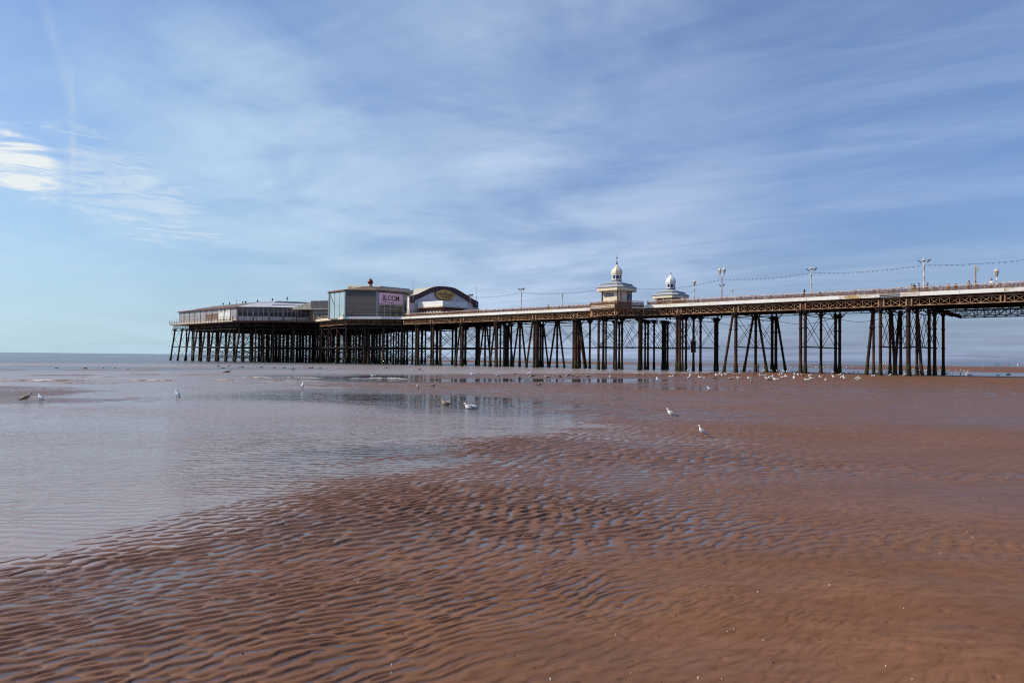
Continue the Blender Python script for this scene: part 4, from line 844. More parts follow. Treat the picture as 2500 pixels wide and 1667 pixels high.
# ---- materials of sand and water
sand = bpy.data.materials.new('wet sand'); t, n, l = nt(sand); b = NB(t); p = n['Principled BSDF']
pos = b.new('ShaderNodeNewGeometry').outputs['Position']; wet = attr(b, 'wet'); damp = attr(b, 'damp')
big = b.noise(b.scalev(pos, (.35, .9, 1)), .9, 6, .6); fine = b.noise(pos, 90, 3, .7); mid = b.noise(b.scalev(pos, (.6, 1.4, 1)), 7, 5, .6)
dry = b.mix(b.ramp(big, .35, .65), c4((.212, .101, .056)), c4((.168, .077, .041)))
dry = b.mix(b.ramp(mid, .35, .7), dry, c4((.148, .068, .036)))
dry = b.mix(b.math('MULTIPLY', b.ramp(fine, .55, .75), .35), dry, c4((.28, .15, .09)))
dry = b.mix(b.math('MULTIPLY', b.ramp(b.noise(pos, 38, 2), .70, .76), .55), dry, c4((.06, .035, .025)))
dry = b.mix(b.math('MULTIPLY', damp, .55), dry, c4((.108, .050, .030)))
col = b.mix(wet, dry, c4((.082, .047, .036))); l.new(col, p.inputs['Base Color'])
r0 = b.math('SUBTRACT', .62, b.math('MULTIPLY', damp, .34)); r1 = b.math('ADD', r0, b.math('MULTIPLY_ADD', mid, .16, -.08))
rg = b.new('ShaderNodeMix', data_type='FLOAT'); l.new(wet, rg.inputs[0]); l.new(r1, rg.inputs[2]); rg.inputs[3].default_value = .14; l.new(rg.outputs[0], p.inputs['Roughness'])
sm_ = b.math('MULTIPLY_ADD', damp, .34, .06); l.new(b.math('MAXIMUM', sm_, b.math('MULTIPLY', wet, .5)), p.inputs['Specular IOR Level'])
bs = b.math('SUBTRACT', 1.0, wet)
bm = b.new('ShaderNodeBump'); bm.inputs['Distance'].default_value = .004; l.new(b.math('MULTIPLY', bs, .55), bm.inputs['Strength'])
l.new(b.math('ADD', b.noise(pos, 55, 4, .7), b.math('MULTIPLY', mid, 2.0)), bm.inputs['Height']); mic = attr(b, 'micro')
nc = b.noise(b.scalev(pos, (.5, 1.0, 1)), 5.0, 5, .7, out='Color'); nv = b.vmath('SUBTRACT', nc, (.5, .5, .5))
sc_ = b.new('ShaderNodeVectorMath', operation='SCALE'); l.new(b.vmath('MULTIPLY', nv, (2.2, 4.2, 0)), sc_.inputs[0]); l.new(b.math('MULTIPLY', mic, b.math('SUBTRACT', 1.0, b.math('MULTIPLY', wet, .8))), sc_.inputs['Scale'])
l.new(b.vmath('NORMALIZE', b.vmath('ADD', bm.outputs[0], sc_.outputs[0])), p.inputs['Normal'])
water = bpy.data.materials.new('sea water'); t, n, l = nt(water); b = NB(t); n.remove(n['Principled BSDF']); out = n['Material Output']
pos = b.new('ShaderNodeNewGeometry').outputs['Position']; calm = attr(b, 'calm'); foam = attr(b, 'foam'); deep = attr(b, 'deep')
v1 = b.scalev(pos, (1, 2.2, 1)); h1 = b.noise(v1, 3.4, 3, .55, .4); h2 = b.noise(b.scalev(pos, (.55, 1.3, 1)), .75, 3, .5, .3); h3 = b.noise(b.scalev(pos, (.5, 1.1, 1)), .16, 3, .5)
gust = b.ramp(b.noise(b.scalev(pos, (.3, 1, 1)), .16, 4, .6), .35, .65, .45, 1.15)
wt = b.new('ShaderNodeTexWave', wave_type='BANDS', bands_direction='Y', wave_profile='SIN'); l.new(b.scalev(pos, (1, 1, 1)), wt.inputs[0])
for k_, v_ in (('Scale', 1.35), ('Distortion', 11.0), ('Detail', 3.0), ('Detail Scale', .8), ('Detail Roughness', .6)): wt.inputs[k_].default_value = v_
hs = b.math('ADD', b.math('ADD', b.math('ADD', b.math('MULTIPLY', h1, .016), b.math('MULTIPLY', wt.outputs['Fac'], .017)), b.math('MULTIPLY', h2, .030)), b.math('MULTIPLY', b.math('MULTIPLY', h3, .40), deep))
str_ = b.math('MULTIPLY', gust, b.math('SUBTRACT', 1.0, b.math('MULTIPLY', calm, .95)))
bm0 = b.new('ShaderNodeBump'); bm0.inputs['Distance'].default_value = 1.0; l.new(hs, bm0.inputs['Height']); l.new(b.math('MULTIPLY', str_, .8), bm0.inputs['Strength'])
c1 = b.vmath('SUBTRACT', b.noise(b.scalev(pos, (.8, 2.2, 1)), 7.0, 4, .65, .3, out='Color'), (.5, .5, .5)); c2 = b.vmath('SUBTRACT', b.noise(b.scalev(pos, (.5, 1.4, 1)), .9, 3, .6, out='Color'), (.5, .5, .5))
cs = b.vmath('ADD', b.vmath('MULTIPLY', c1, (1.5, 2.9, 0)), b.vmath('MULTIPLY', c2, (.3, .7, 0)))
sv = b.new('ShaderNodeVectorMath', operation='SCALE'); l.new(cs, sv.inputs[0]); l.new(b.math('MULTIPLY', str_, attr(b, 'chop')), sv.inputs['Scale'])
bm = b.new('ShaderNodeVectorMath', operation='NORMALIZE'); l.new(b.vmath('ADD', bm0.outputs[0], sv.outputs[0]), bm.inputs[0])
df = b.new('ShaderNodeBsdfDiffuse'); l.new(b.mix(attr(b, 'turbid'), b.mix(deep, c4((.41, .325, .315)), c4((.13, .14, .155))), c4((.36, .19, .085))), df.inputs[0]); l.new(bm.outputs[0], df.inputs['Normal'])
tr = b.new('ShaderNodeBsdfTransparent'); tr.inputs[0].default_value = (.80, .72, .66, 1)
m1 = b.new('ShaderNodeMixShader'); l.new(b.math('MULTIPLY', b.math('MULTIPLY_ADD', deep, .3, .70, clamp=True), b.math('SUBTRACT', 1.0, b.math('MULTIPLY', b.ramp(calm, .35, .95), .8))), m1.inputs[0]); l.new(tr.outputs[0], m1.inputs[1]); l.new(df.outputs[0], m1.inputs[2])
gl = b.new('ShaderNodeBsdfGlossy'); l.new(b.math('MULTIPLY_ADD', b.math('MULTIPLY', b.math('SUBTRACT', 1.0, calm), attr(b, 'chop')), .24, .03), gl.inputs['Roughness']); l.new(bm.outputs[0], gl.inputs['Normal'])
fr = b.new('ShaderNodeFresnel'); fr.inputs[0].default_value = 1.333; l.new(bm.outputs[0], fr.inputs['Normal'])
m2 = b.new('ShaderNodeMixShader'); l.new(b.math('MULTIPLY', fr.outputs[0], b.math('MULTIPLY_ADD', calm, .16, .84)), m2.inputs[0]); l.new(m1.outputs[0], m2.inputs[1]); l.new(gl.outputs[0], m2.inputs[2])
fd = b.new('ShaderNodeBsdfDiffuse'); fd.inputs[0].default_value = (.72, .66, .58, 1)
m3 = b.new('ShaderNodeMixShader'); l.new(b.math('MULTIPLY', foam, b.ramp(b.noise(b.scalev(pos, (.6, 1, 1)), 2.2, 4, .65), .42, .56)), m3.inputs[0]); l.new(m2.outputs[0], m3.inputs[1]); l.new(fd.outputs[0], m3.inputs[2]); l.new(m3.outputs[0], out.inputs[0])
# ---- sand sheet
rows = [2.5]
while rows[-1] < 7: rows.append(rows[-1]*1.0014)
while rows[-1] < 11: rows.append(rows[-1]*1.0019)
while rows[-1] < 26: rows.append(rows[-1]*1.0028)
while rows[-1] < 110: rows.append(rows[-1]*1.0047)
while rows[-1] < 460: rows.append(rows[-1]*1.007)
nfine = len(rows)
while rows[-1] < 30000: rows.append(rows[-1]*1.35)
rows = np.array(rows); AF = np.linspace(math.radians(-62), math.radians(62), 1500); AB = np.linspace(math.radians(62), math.radians(298), 120)[1:-1]; az = np.concatenate([AF, AB])
AZ, R_ = np.meshgrid(np.where(az > PI, az-2*PI, az), rows); LR = np.log(R_); X = R_*np.sin(AZ); Y = R_*np.cos(AZ)
azc = np.clip(AZ, GA[0], GA[-1])
e = sample(FE, azc, LR)*.01; A = sample(FA, azc, LR); F = sample(FF, azc, LR)
def band(lo, hi): return np.clip((LR-math.log(lo))/(math.log(hi)-math.log(lo)), 0, 1)
bands = [(.125, .38, 5.8, 7.6, .0150, 31, 41), (.18, .44, 10.5, 14, .0210, 36, 34), (.27, .56, 20, 26, .030, 32, 28), (.55, .40, 42, 55, .037, 33, 25), (1.1, .40, 95, 120, .04, 34, 22)]
h = np.zeros_like(e); cn = np.zeros_like(e); prev = np.zeros_like(e)
wx = X+.12*(vnoise(X*1.3, Y*1.3, 5)-.5)+.5*(vnoise(X*.3, Y*.3, 6)-.5); wy = Y+.10*(vnoise(X*1.1+9, Y*1.6, 7)-.5)+.5*(vnoise(X*.25, Y*.4, 8)-.5)
ang = math.radians(24)
for i, (lam, sp, f0, f1, amp, seed, adeg) in enumerate(bands):
    ang = math.radians(adeg)
    wgt = band(*bands[i-1][2:4]) if i else np.ones_like(e)
    wgt = wgt*(1-band(f0, f1)); msk = (wgt > 0) & (np.abs(AZ) < 1.2)
    x, y = wx[msk], wy[msk]; nx, ny = -math.sin(ang), math.cos(ang)
    g0 = gabor(x, y, lam, ang, sp, 34, seed); x = x+nx*lam*.085*g0; y = y+ny*lam*.085*g0
    g = gabor(x, y, lam, ang, sp, 34, seed); c = .5+.5*np.tanh(1.5*g+.42)
    cn[msk] += wgt[msk]*c; h[msk] += wgt[msk]*amp*c
    prev += wgt*amp
def rn(sx, sy, a, seed): u_, v_ = X*math.cos(a)+Y*math.sin(a), -X*math.sin(a)+Y*math.cos(a); return vnoise(u_*sx, v_*sy, seed)-.5
lump = .45*rn(2.0, 2.7, .5, 21)+.5*rn(.7, 1.1, 1.1, 22)+.22*rn(4.3, 6.1, .9, 23)+.2*rn(3.1, 9.0, .3, 24)+.5*rn(.21, .33, 2.0, 25)
far_ = np.clip((R_-60)/50, 0, 1); cn = cn*(1-far_)+.62*far_
cl = np.clip(cn+lump*.42, 0, 1.25)
hs = A*prev*1.5*(cl-.45); lvl = A*prev*1.5*(F-.45)
wet = 1/(1+np.exp(np.clip((cl-F)*20, -40, 40)))*np.clip((A-.2)*2.2, 0, 1)
st = vnoise(X*.55+Y*.1, Y*2.4, 41)*.5+vnoise(X*1.7, Y*6, 42)*.3+vnoise(X*5, Y*14, 43)*.2
wet2 = 1/(1+np.exp(np.clip((st-F-.06)*22, -40, 40)))*np.clip(1-A*3.2, 0, 1)
wet = np.clip(np.maximum(wet, wet2*.8), 0, 1)
soft = .25*prev*A
zs = e+np.where(hs > lvl, hs, lvl)+.006*(1-np.clip(A*2, 0, 1))*(vnoise(X*1.2, Y*3.2, 51)-.5)+.004*(1-np.clip(A*2, 0, 1))*(vnoise(X*4, Y*9, 52)-.5)
# worm casts and small pits in the smooth damp sand
pit = np.clip(vnoise(X*6, Y*6, 61)-.80, 0, 1)*5*np.clip(vnoise(X*.7, Y*.7, 62)-.45, 0, 1)*2*(R_ < 14)
damp = np.clip(1.25*F-.05+.6*(st-.5)+np.clip(.02-e, 0, .1)*6, 0, 1)*np.clip(1.25-(R_-30)/60, .22, 1)
k = nfine; zs[k:] = -1.2; wet[k:] = 0
zs = np.where(np.abs(AZ) > 1.12, np.minimum(e, .08), zs)
zs[k:] = -1.2
for _ in range(420):                       # small scattered dimples and casts in the firm sand
    a_ = RNG.uniform(-.62, .62); d_ = math.exp(RNG.uniform(math.log(4.2), math.log(13))); sx_ = RNG.uniform(.012, .04)*(1+d_*.06); sy_ = sx_*RNG.uniform(.5, 1); dep = RNG.uniform(.004, .011)*(-1 if RNG.random() < .75 else .8)
    i0, i1 = np.searchsorted(rows, [d_-.2, d_+.2]); j0, j1 = np.searchsorted(AF, [a_-.2/d_, a_+.2/d_])
    if A[min(i0, len(rows)-1), min(j0, 1499)] > .5: continue
    xx, yy = X[i0:i1, j0:j1]-d_*math.sin(a_), Y[i0:i1, j0:j1]-d_*math.cos(a_); th_ = RNG.uniform(0, PI); u_, v_ = xx*math.cos(th_)+yy*math.sin(th_), -xx*math.sin(th_)+yy*math.cos(th_)
    q_ = (u_/sx_)**2+(v_/sy_)**2; zs[i0:i1, j0:j1] += dep*np.exp(-q_)*(1-.35*q_)
sand_o = grid_mesh('sand', rows, az, zs, {'wet': wet, 'damp': damp, 'micro': np.clip(.10+np.clip(A, 0, 1)*.75*np.clip((R_-22)/45, 0, 1)+.25*np.clip((R_-60)/60, 0, 1), 0, 1)}, sand, True)
sand_o.cycles.shadow_terminator_geometry_offset = 1.0; sand_o.cycles.shadow_terminator_offset = .15
# ---- water sheet
wr_ = list(np.geomspace(2.5, 36, 70))
while wr_[-1] < 125: wr_.append(wr_[-1]+.17)
wr_ = np.array(wr_+list(np.geomspace(128, 40000, 44))); WA = np.linspace(math.radians(-60), math.radians(50), 620); WB = np.linspace(math.radians(50), math.radians(300), 60)[1:-1]; waz = np.concatenate([WA, WB])
AZ, R_ = np.meshgrid(np.where(waz > PI, waz-2*PI, waz), wr_); LR = np.log(R_); X = R_*np.sin(AZ); Y = R_*np.cos(AZ); azc = np.clip(AZ, GA[0], GA[-1])
ew = sample(FE, azc, LR)
calm = sample(field([(1300, 985, .9), (1200, 975, .9), (1380, 1000, .7), (1400, 985, .95), (1100, 965, .8), (950, 955, .6), (1350, 930, .95), (1150, 930, .9), (1550, 928, .9), (1600, 945, .9), (2400, 915, .8), (2200, 906, .5), (1000, 1050, .25), (1100, 1110, .75), (900, 1150, .55), (700, 1230, .5), (500, 1290, .45), (200, 1350, .35), (300, 1200, 0), (0, 1100, 0), (500, 1000, .05), (800, 1050, .1), (1200, 1040, .45), (300, 950, .2), (700, 940, .25), (0, 930, .1), (500, 900, 0), (1000, 905, 0), (1700, 895, 0), (0, 890, 0)], 2.2, .04), azc, LR)
deep = np.clip((-ew-5)/7, 0, 1)*np.clip((R_-48)/40, 0, 1); deep = np.where(R_ > 150, 1, deep)
zw = np.zeros_like(X); foam = np.zeros_like(X)
for (u0, v0, u1, v1, amp, wd, sd) in [(-300, 934, 520, 929, .075, .42, 1), (-300, 940, 330, 936, .045, .35, 2), (150, 921, 960, 925, .06, .45, 3), (250, 915, 900, 917, .05, .5, 4), (-200, 917, 420, 917, .05, .5, 5), (350, 928, 800, 932, .06, .4, 6), (500, 936, 900, 938, .035, .3, 7), (-300, 905, 600, 905, .06, .7, 8), (650, 921, 1020, 925, .05, .35, 9), (300, 899, 1000, 902, .05, .8, 10), (900, 915, 1450, 914.5, .03, .3, 11), (1440, 911, 1900, 912.5, .03, .3, 12), (-300, 896, 400, 893, .06, 1.0, 13)]:
    a0, l0 = polar(u0, v0); a1, l1 = polar(u1, v1); tt = (AZ-a0)/(a1-a0); rc = np.exp(l0+(l1-l0)*tt)+1.6*(vnoise(AZ*22+sd, AZ*0+sd, 70+sd)-.5)+.5*(vnoise(AZ*90+sd, AZ*0, 71+sd)-.5)
    d = R_-rc; env = np.clip(np.minimum(tt, 1-tt)*9, 0, 1)*np.clip((vnoise(AZ*30+3*sd, AZ*0+sd*2, 72+sd)-.30)*3, 0, 1.1)
    prof = np.where(d < 0, np.exp(-(d/(wd*.55))**2), np.exp(-(d/(wd*1.8))**2)); zw += 1.5*amp*env*prof
    foam = np.maximum(foam, env*np.exp(-((d+wd*.15)/(wd*.45))**2)*(.9 if sd in (1, 3, 9, 12) else .35 if sd in (2, 6) else .0))
zw = np.where((R_ > 30) & (R_ < 124), zw, 0); foam = np.where((R_ > 30) & (R_ < 124), foam, 0)
water_o = grid_mesh('water', wr_, waz, zw+.0, {'calm': np.clip(calm, 0, 1), 'turbid': np.clip(zw/.045, 0, 1), 'chop': np.clip((R_-7)/18, .10, 1), 'deep': deep, 'foam': np.clip(foam, 0, 1)}, water, True)
# ---- shells and broken bits on the damp sand
mb = MB(); r = random.Random(5)
for i in range(110):
    a = r.uniform(-.62, .62); d = math.exp(r.uniform(math.log(4.2), math.log(15))); x, y = d*math.sin(a), d*math.cos(a); ee = ground_e(x, y)
    if ee < .012: continue
    q = r.uniform(.002, .0055)*(1+d*.05); an = r.uniform(0, PI); z = ee+.006
    mb.hexa([(x+q*math.cos(an+j*PI/2)*(1.3 if j % 2 else .7), y+q*math.sin(an+j*PI/2), z-.012) for j in range(4)]+[(x+.6*q*math.cos(an+j*PI/2), y+.6*q*math.sin(an+j*PI/2), z+q*.5) for j in range(4)], SHELL if r.random() < .7 else BLACK)
o = mb.build('shells'); o['kind'] = 'stuff'; o['label'] = 'tiny pale shell fragments scattered on the damp sand'
# ================================================================ GULLS
def gull_body(mb, pose, m):
    if pose in ('stand', 'walk'):
        sp = [(-.235, .172, .012, .030), (-.19, .180, .024, .042), (-.12, .192, .050, .060), (-.04, .205, .074, .074), (.035, .215, .080, .076), (.085, .232, .068, .066), (.115, .262, .047, .048), (.128, .292, .036, .036), (.138, .318, .034, .034), (.160, .336, .035, .033), (.186, .334, .026, .025), (.200, .330, .013, .013)]
    elif pose == 'alert':
        sp = [(-.20, .150, .012, .030), (-.16, .162, .024, .042), (-.10, .180, .048, .058), (-.03, .200, .070, .070), (.03, .222, .072, .070), (.065, .252, .056, .056), (.082, .292, .038, .040), (.088, .330, .031, .032), (.094, .358, .031, .031), (.112, .376, .033, .031), (.134, .374, .024, .023), (.146, .371, .012, .012)]
    elif pose == 'preen':
        sp = [(-.235, .19, .012, .030), (-.19, .190, .024, .042), (-.12, .192, .050, .060), (-.04, .205, .076, .076), (.04, .215, .082, .078), (.09, .228, .068, .066), (.105, .262, .050, .048), (.085, .290, .040, .038), (.045, .296, .038, .036), (.01, .286, .028, .027), (-.01, .280, .013, .013)]
    elif pose == 'feed':
        sp = [(-.235, .23, .012, .030), (-.19, .222, .024, .042), (-.12, .212, .050, .060), (-.04, .205, .074, .074), (.035, .200, .080, .074), (.10, .190, .064, .060), (.150, .165, .045, .044), (.185, .135, .036, .035), (.21, .105, .035, .034), (.225, .078, .025, .025), (.232, .065, .013, .013)]
    else:                                   # rest / swim: body low, neck drawn in
        sp = [(-.25, .115, .012, .030), (-.20, .108, .026, .042), (-.12, .094, .060, .064), (-.04, .086, .088, .078), (.04, .086, .090, .078), (.095, .100, .072, .066), (.118, .130, .050, .048), (.128, .160, .037, .037), (.140, .184, .035, .034), (.162, .198, .034, .032), (.186, .195, .025, .024), (.200, .191, .013, .013)]
    mb.tube([(a, 0, c) for a, c, ry, rz in sp], [(ry, rz) for a, c, ry, rz in sp], m, 12)
    return sp
def gull_parts(pose, white=True):
    bm_, wm, tipm = (GWHITE, GGREY, GBLACK) if white else (GPALE, GBROWN, GBLACK)
    out = []; mb = MB(); sp = gull_body(mb, pose, bm_); out.append(('body', mb))
    dz = {'rest': -.118, 'swim': -.118, 'feed': .004, 'alert': -.012}.get(pose, 0); rot_ = {'feed': -.12, 'alert': .14}.get(pose, 0)
    for d in (-1, 1):
        mb = MB(); pts = [(.075, .236), (.03, .236), (-.05, .224), (-.13, .208), (-.20, .196), (-.255, .188)]; rs = [(.008, .016), (.020, .046), (.022, .052), (.018, .038), (.010, .022), (.006, .012)]
        p3 = [(x, d*(.064 if i < 3 else .050-.012*(i-3)), z+dz+rot_*x) for i, (x, z) in enumerate(pts)]
        mb.tube(p3, rs, wm, 8)
        mb.tube([p3[4], (p3[5][0]+.0, p3[5][1], p3[5][2]+.006), (-.315, d*.012, .186+dz-rot_*.315)], [(.010, .020), (.008, .014), (.002, .003)], tipm, 6); out.append(('wing', mb))
    hx, hz = sp[-2][0], sp[-2][1]; tx, tz = sp[-1][0], sp[-1][1]; L_ = math.hypot(tx-hx, tz-hz); ux, uz = (tx-hx)/L_, (tz-hz)/L_
    mb = MB(); mb.tube([(tx-ux*.006, 0, tz-uz*.006), (tx+ux*.022, 0, tz+uz*.022), (tx+ux*.042, 0, tz+uz*.042-.004)], [(.009, .011), (.007, .009), (.002, .003)], GBILL if white else GBLACK, 6); out.append(('bill', mb))
    for d in (-1, 1):
        mb = MB(); ex, ez = sp[-3][0]*.5+sp[-2][0]*.5, sp[-3][1]*.5+sp[-2][1]*.5+.008; mb.tube([(ex, d*.026, ez), (ex, d*.032, ez)], .006, GBLACK, 6); out.append(('eye', mb))
    if pose not in ('rest', 'swim'):
        for d in (-1, 1):
            st = .055*d if pose == 'walk' else .008*d; mb = MB()
            mb.tube([(-.005, d*.030, .165), (-.012+st*.5, d*.030, .085), (.0+st, d*.030, .008)], [.011, .007, .006], GLEG if white else GLEGD, 6)
            mb.hexa([(st-.012, d*.03-.006, .0), (st+.045, d*.03-.022, .0), (st+.045, d*.03+.022, .0), (st-.012, d*.03+.006, .0), (st-.012, d*.03-.006, .010), (st+.045, d*.03-.022, .006), (st+.045, d*.03+.022, .006), (st-.012, d*.03+.006, .010)], GLEG if white else GLEGD); out.append(('leg', mb))
    if pose in ('stand', 'walk', 'alert', 'preen'):
        for nm, m_ in out: m_.v = [(v_[0]*.84, v_[1]*1.02, v_[2]*1.05+(0 if nm == 'leg' else (.24 if v_[0] < 0 else .10)*v_[0])) for v_ in m_.v]
    return out
GCACHE = {}
def gull(u, v, pose, white, facing, label, group=None, k=1.0, detail=False, z=None, xy=None):
    p = at(u, v) if xy is None else np.array(xy); g = max(0.0, ground_e(p[0], p[1])) if z is None else z
    if z is None:
        d = ray(u, v); t = (g-EYE)/d[2]; p = np.array([d[0]*t, d[1]*t, g])
    # facing: 0 = to the right in the photo, 180 = left, 90 = away, measured against the line of sight
    rz = math.radians(facing)-math.atan2(p[0], p[1])
    key = (pose, white)
    if detail:
        o = bpy.data.objects.new('gull', None); C.objects.link(o); o.empty_display_size = .1
        for nm, mb in gull_parts(pose, white):
            kk = key+(nm, len([c for c in o.children if c.name.split('.')[0] == nm]))
            if kk not in GCACHE: GCACHE[kk] = mb.mesh('gull_'+nm, smooth=True)
            c = bpy.data.objects.new(nm, GCACHE[kk]); C.objects.link(c); c.parent = o
    else:
        if key not in GCACHE:
            a = MB()
            for nm, mb in gull_parts(pose, white):
                if nm == 'eye': continue
                b0_ = len(a.v); a.v += mb.v
                for f, mi in zip(mb.f, mb.m): a.face([q+b0_ for q in f], mb.mats[mi])
            GCACHE[key] = a.mesh('gull', smooth=True)
        o = bpy.data.objects.new('gull', GCACHE[key]); C.objects.link(o)
    o.location = (p[0], p[1], g-(.035*k if pose == 'swim' else 0.0)+(.01 if pose == 'rest' else 0)); o.rotation_euler = (0, 0, rz); o.scale = (k, k, k)
    return tag(o, label, 'gull', group)
near = 'gulls standing apart from the flock'
gull(1639, 1024, 'walk', True, 172, 'white gull striding left on rippled sand, black wing tip showing', near, .90, True)
gull(1714, 1067, 'alert', True, 176, 'slim upright white gull on rippled sand, closest to the viewer', near, .70, True)
gull(1732, 956, 'stand', True, 170, 'grey backed gull facing left alone in front of the flock', near, .82, True)
gull(64, 984, 'stand', False, 8, 'dark brown gull facing right at the edge of the small sandbank', near, 1.05, True)
gull(99, 984, 'stand', True, 115, 'white headed gull standing in water beside the dark brown gull', near, .92, True)
gull(433, 976, 'alert', True, 115, 'white gull alone in the shallow pool, seen from behind', near, 1.05, True)
gull(738.7, 949, 'alert', True, 70, 'small white gull alone far out in the shallows before the bar', near, 1.0, True)
gull(1019.6, 952, 'alert', False, 100, 'pale young gull standing at the tip of the long sandbank', near, 1.0, True)
gull(1059, 947, 'stand', False, 25, 'mottled brown gull on the long sandbank, right of the pale one', near, .9, True)
gull(1088, 987, 'swim', False, 150, 'brown gull sitting on the pool by the dark reflections', near, 1.1, True)
gull(1147, 997.5, 'swim', True, 168, 'bright white gull floating on the pool by the dark reflections', near, 1.12, True)
gull(1318, 944, 'stand', False, 20, 'dark gull on the sandbank between the two strips of water', near, .9, True)
R5 = random.Random(23)
def flock(pts, where, group, conv, k=1.0):
    for q in pts:
        x, y, kind = q[0], q[1], (q[2] if len(q) > 2 else 'w'); u, v = conv(x, y)
        pose = {'w': R5.choice(['stand', 'stand', 'preen', 'rest', 'feed']), 'b': R5.choice(['stand', 'rest', 'feed', 'stand']), 's': 'swim', 'd': 'swim'}[kind]
        white = kind in ('w', 's'); act = {'stand': 'standing', 'preen': 'preening', 'rest': 'resting', 'feed': 'with lowered head', 'swim': 'floating'}[pose]
        gull(u, v, pose, white, R5.choice([0, 10, 170, 180, 180, 195, 150, 90, 270, 30]), '%s gull %s %s' % ('white' if white else 'brown', act, where), '%s %s gulls %s' % ('white' if white else 'brown', act, group), k*R5.uniform(1.04, 1.3))
za = lambda x, y: (1500+x/3.92, 880+y/3.92)
left_ = [q for q in [(240, 152, 'b'), (283, 160, 'b'), (408, 203), (440, 150), (465, 150, 'b'), (545, 165), (580, 150, 'b'), (715, 185), (725, 160), (820, 170), (860, 185, 'b'), (880, 148, 'b'), (935, 135, 'b')]]
mid_ = [(965, 190, 'b'), (972, 160), (1003, 155), (1035, 165), (1065, 150), (1095, 138, 'b'), (1120, 183, 'b'), (1155, 155, 'b'), (1187, 175), (1205, 150, 'b'), (1290, 178), (1312, 208, 'b'), (1335, 140, 'b'), (1400, 165), (1440, 155), (1460, 180), (1470, 208, 'b'), (1490, 175), (1515, 180), (1543, 192), (1580, 160), (1605, 150), (1615, 168), (1645, 172)]
right_ = [(1718, 192), (1730, 150), (1757, 148), (1800, 160, 'b'), (1848, 195), (1880, 160), (1888, 178), (1968, 175), (2022, 195), (2100, 182), (2155, 158), (2180, 180), (2203, 195), (2320, 195), (2337, 205)]
flock(left_, 'on wet sand below the two domed kiosks', 'below the kiosks', za)
flock(mid_, 'in the thick of the flock before the splayed legs', 'before the splayed legs', za)
flock(right_, 'in the flock left of the close pair of trestles', 'left of the close trestles', za)
flock([(705, 107), (800, 113), (882, 107), (1065, 110), (1110, 112), (1210, 114), (1300, 114), (1420, 117), (1435, 112), (1505, 114), (1560, 116), (1575, 113), (1620, 119), (1650, 119), (1700, 116), (1720, 113), (1745, 114), (1850, 119), (1970, 121), (2008, 123), (2090, 131), (2190, 126), (2245, 126), (2290, 126), (2330, 126)], 'at the foot of the pier columns', 'at the column feet', za)
flock([(1660, 70), (1690, 75), (1745, 80), (1925, 70), (1935, 75), (1965, 80), (2005, 75), (2045, 72), (2095, 72), (2225, 75), (2275, 70)], 'far out in the shallows seen between the columns', 'far behind the columns', za)
zb = lambda x, y: (2150+x/5.057, 620+y/5.057)
flock([(80, 1482), (115, 1522), (145, 1487), (178, 1492), (290, 1517), (-40, 1482), (-90, 1512)], 'on dark sand among the close pair of trestles', 'among the close trestles', zb)
flock([(390, 1447), (425, 1442), (480, 1447), (555, 1447), (575, 1452), (725, 1452), (740, 1447), (845, 1452), (865, 1445), (928, 1457), (990, 1450), (1035, 1457), (1075, 1472), (1085, 1452), (815, 1496), (890, 1486, 'b'), (985, 1500, 'b'), (1065, 1520), (1090, 1504), (1110, 1504)], 'by the water strip right of the last column', 'right of the last column', zb)
flock([(1455, 1505), (1570, 1507, 'b'), (1595, 1515), (1265, 1408), (1253, 1408)], 'alone at the far right by the bright water strip', 'at the far right', zb)
zc_ = lambda x, y: (800+x/3.36, 890+y/3.36)
flock([(372, 97, 's'), (1188, 84, 's'), (1240, 78, 'd')], 'on the shallow sea before the theatre', 'before the theatre', zc_)
flock([(1395, 97), (1540, 93, 'b'), (1650, 97), (1568, 132, 'b'), (1675, 115, 'b'), (1797, 110, 'b'), (1900, 117, 'b'), (1970, 107, 'b'), (2015, 112, 'b'), (2055, 114, 'b'), (2140, 102, 'b'), (2320, 122)], 'by the thin pool left of the cream kiosk', 'by the thin pool', zc_)
zd = lambda x, y: (x/4.704, 860+y/4.704)
flock([(640, 185, 's'), (983, 189, 'd'), (1182, 184, 'd'), (1315, 185, 'd'), (1468, 192, 'd')], 'in the row swimming on the open sea at left', 'swimming in a row', zd)
ze = lambda x, y: (400+x/5.88, 700+y/5.88)
gull(555.6, 909.5, 'swim', False, 0, 'large dark gull floating alone before the sun lounge end', None, 1.7)
flock([(780, 1147, 'd'), (935, 1144, 'd'), (855, 1172, 'd'), (1068, 1152, 's'), (1120, 1157, 'd'), (1335, 1160, 's'), (1405, 1160, 'd'), (1580, 1164, 'd'), (1720, 1167, 'd'), (1810, 1137, 's'), (1850, 1172, 's'), (1858, 1194, 'd'), (2000, 1130, 's'), (2010, 1152, 'd'), (2110, 1172, 'd'), (2245, 1177, 'd'), (2240, 1247, 's')], 'on the sea before the sun lounge columns', 'before the sun lounge', ze)
zf = lambda x, y: (740+x/5.113, 660+y/5.113)
flock([(100, 1224, 'd'), (210, 1287, 's'), (348, 1247, 's'), (385, 1164, 's'), (445, 1232, 'd'), (955, 1214, 's'), (870, 1167, 's'), (1015, 1174, 's'), (1035, 1220, 'd'), (1098, 1174, 's'), (1330, 1184, 's'), (1385, 1252, 's'), (1480, 1180, 's'), (1500, 1260, 'd'), (1735, 1182, 's'), (1930, 1184, 's'), (2015, 1190, 's'), (1450, 1242, 'd')], 'on the sea before the bar and theatre columns', 'before the bar columns', zf)
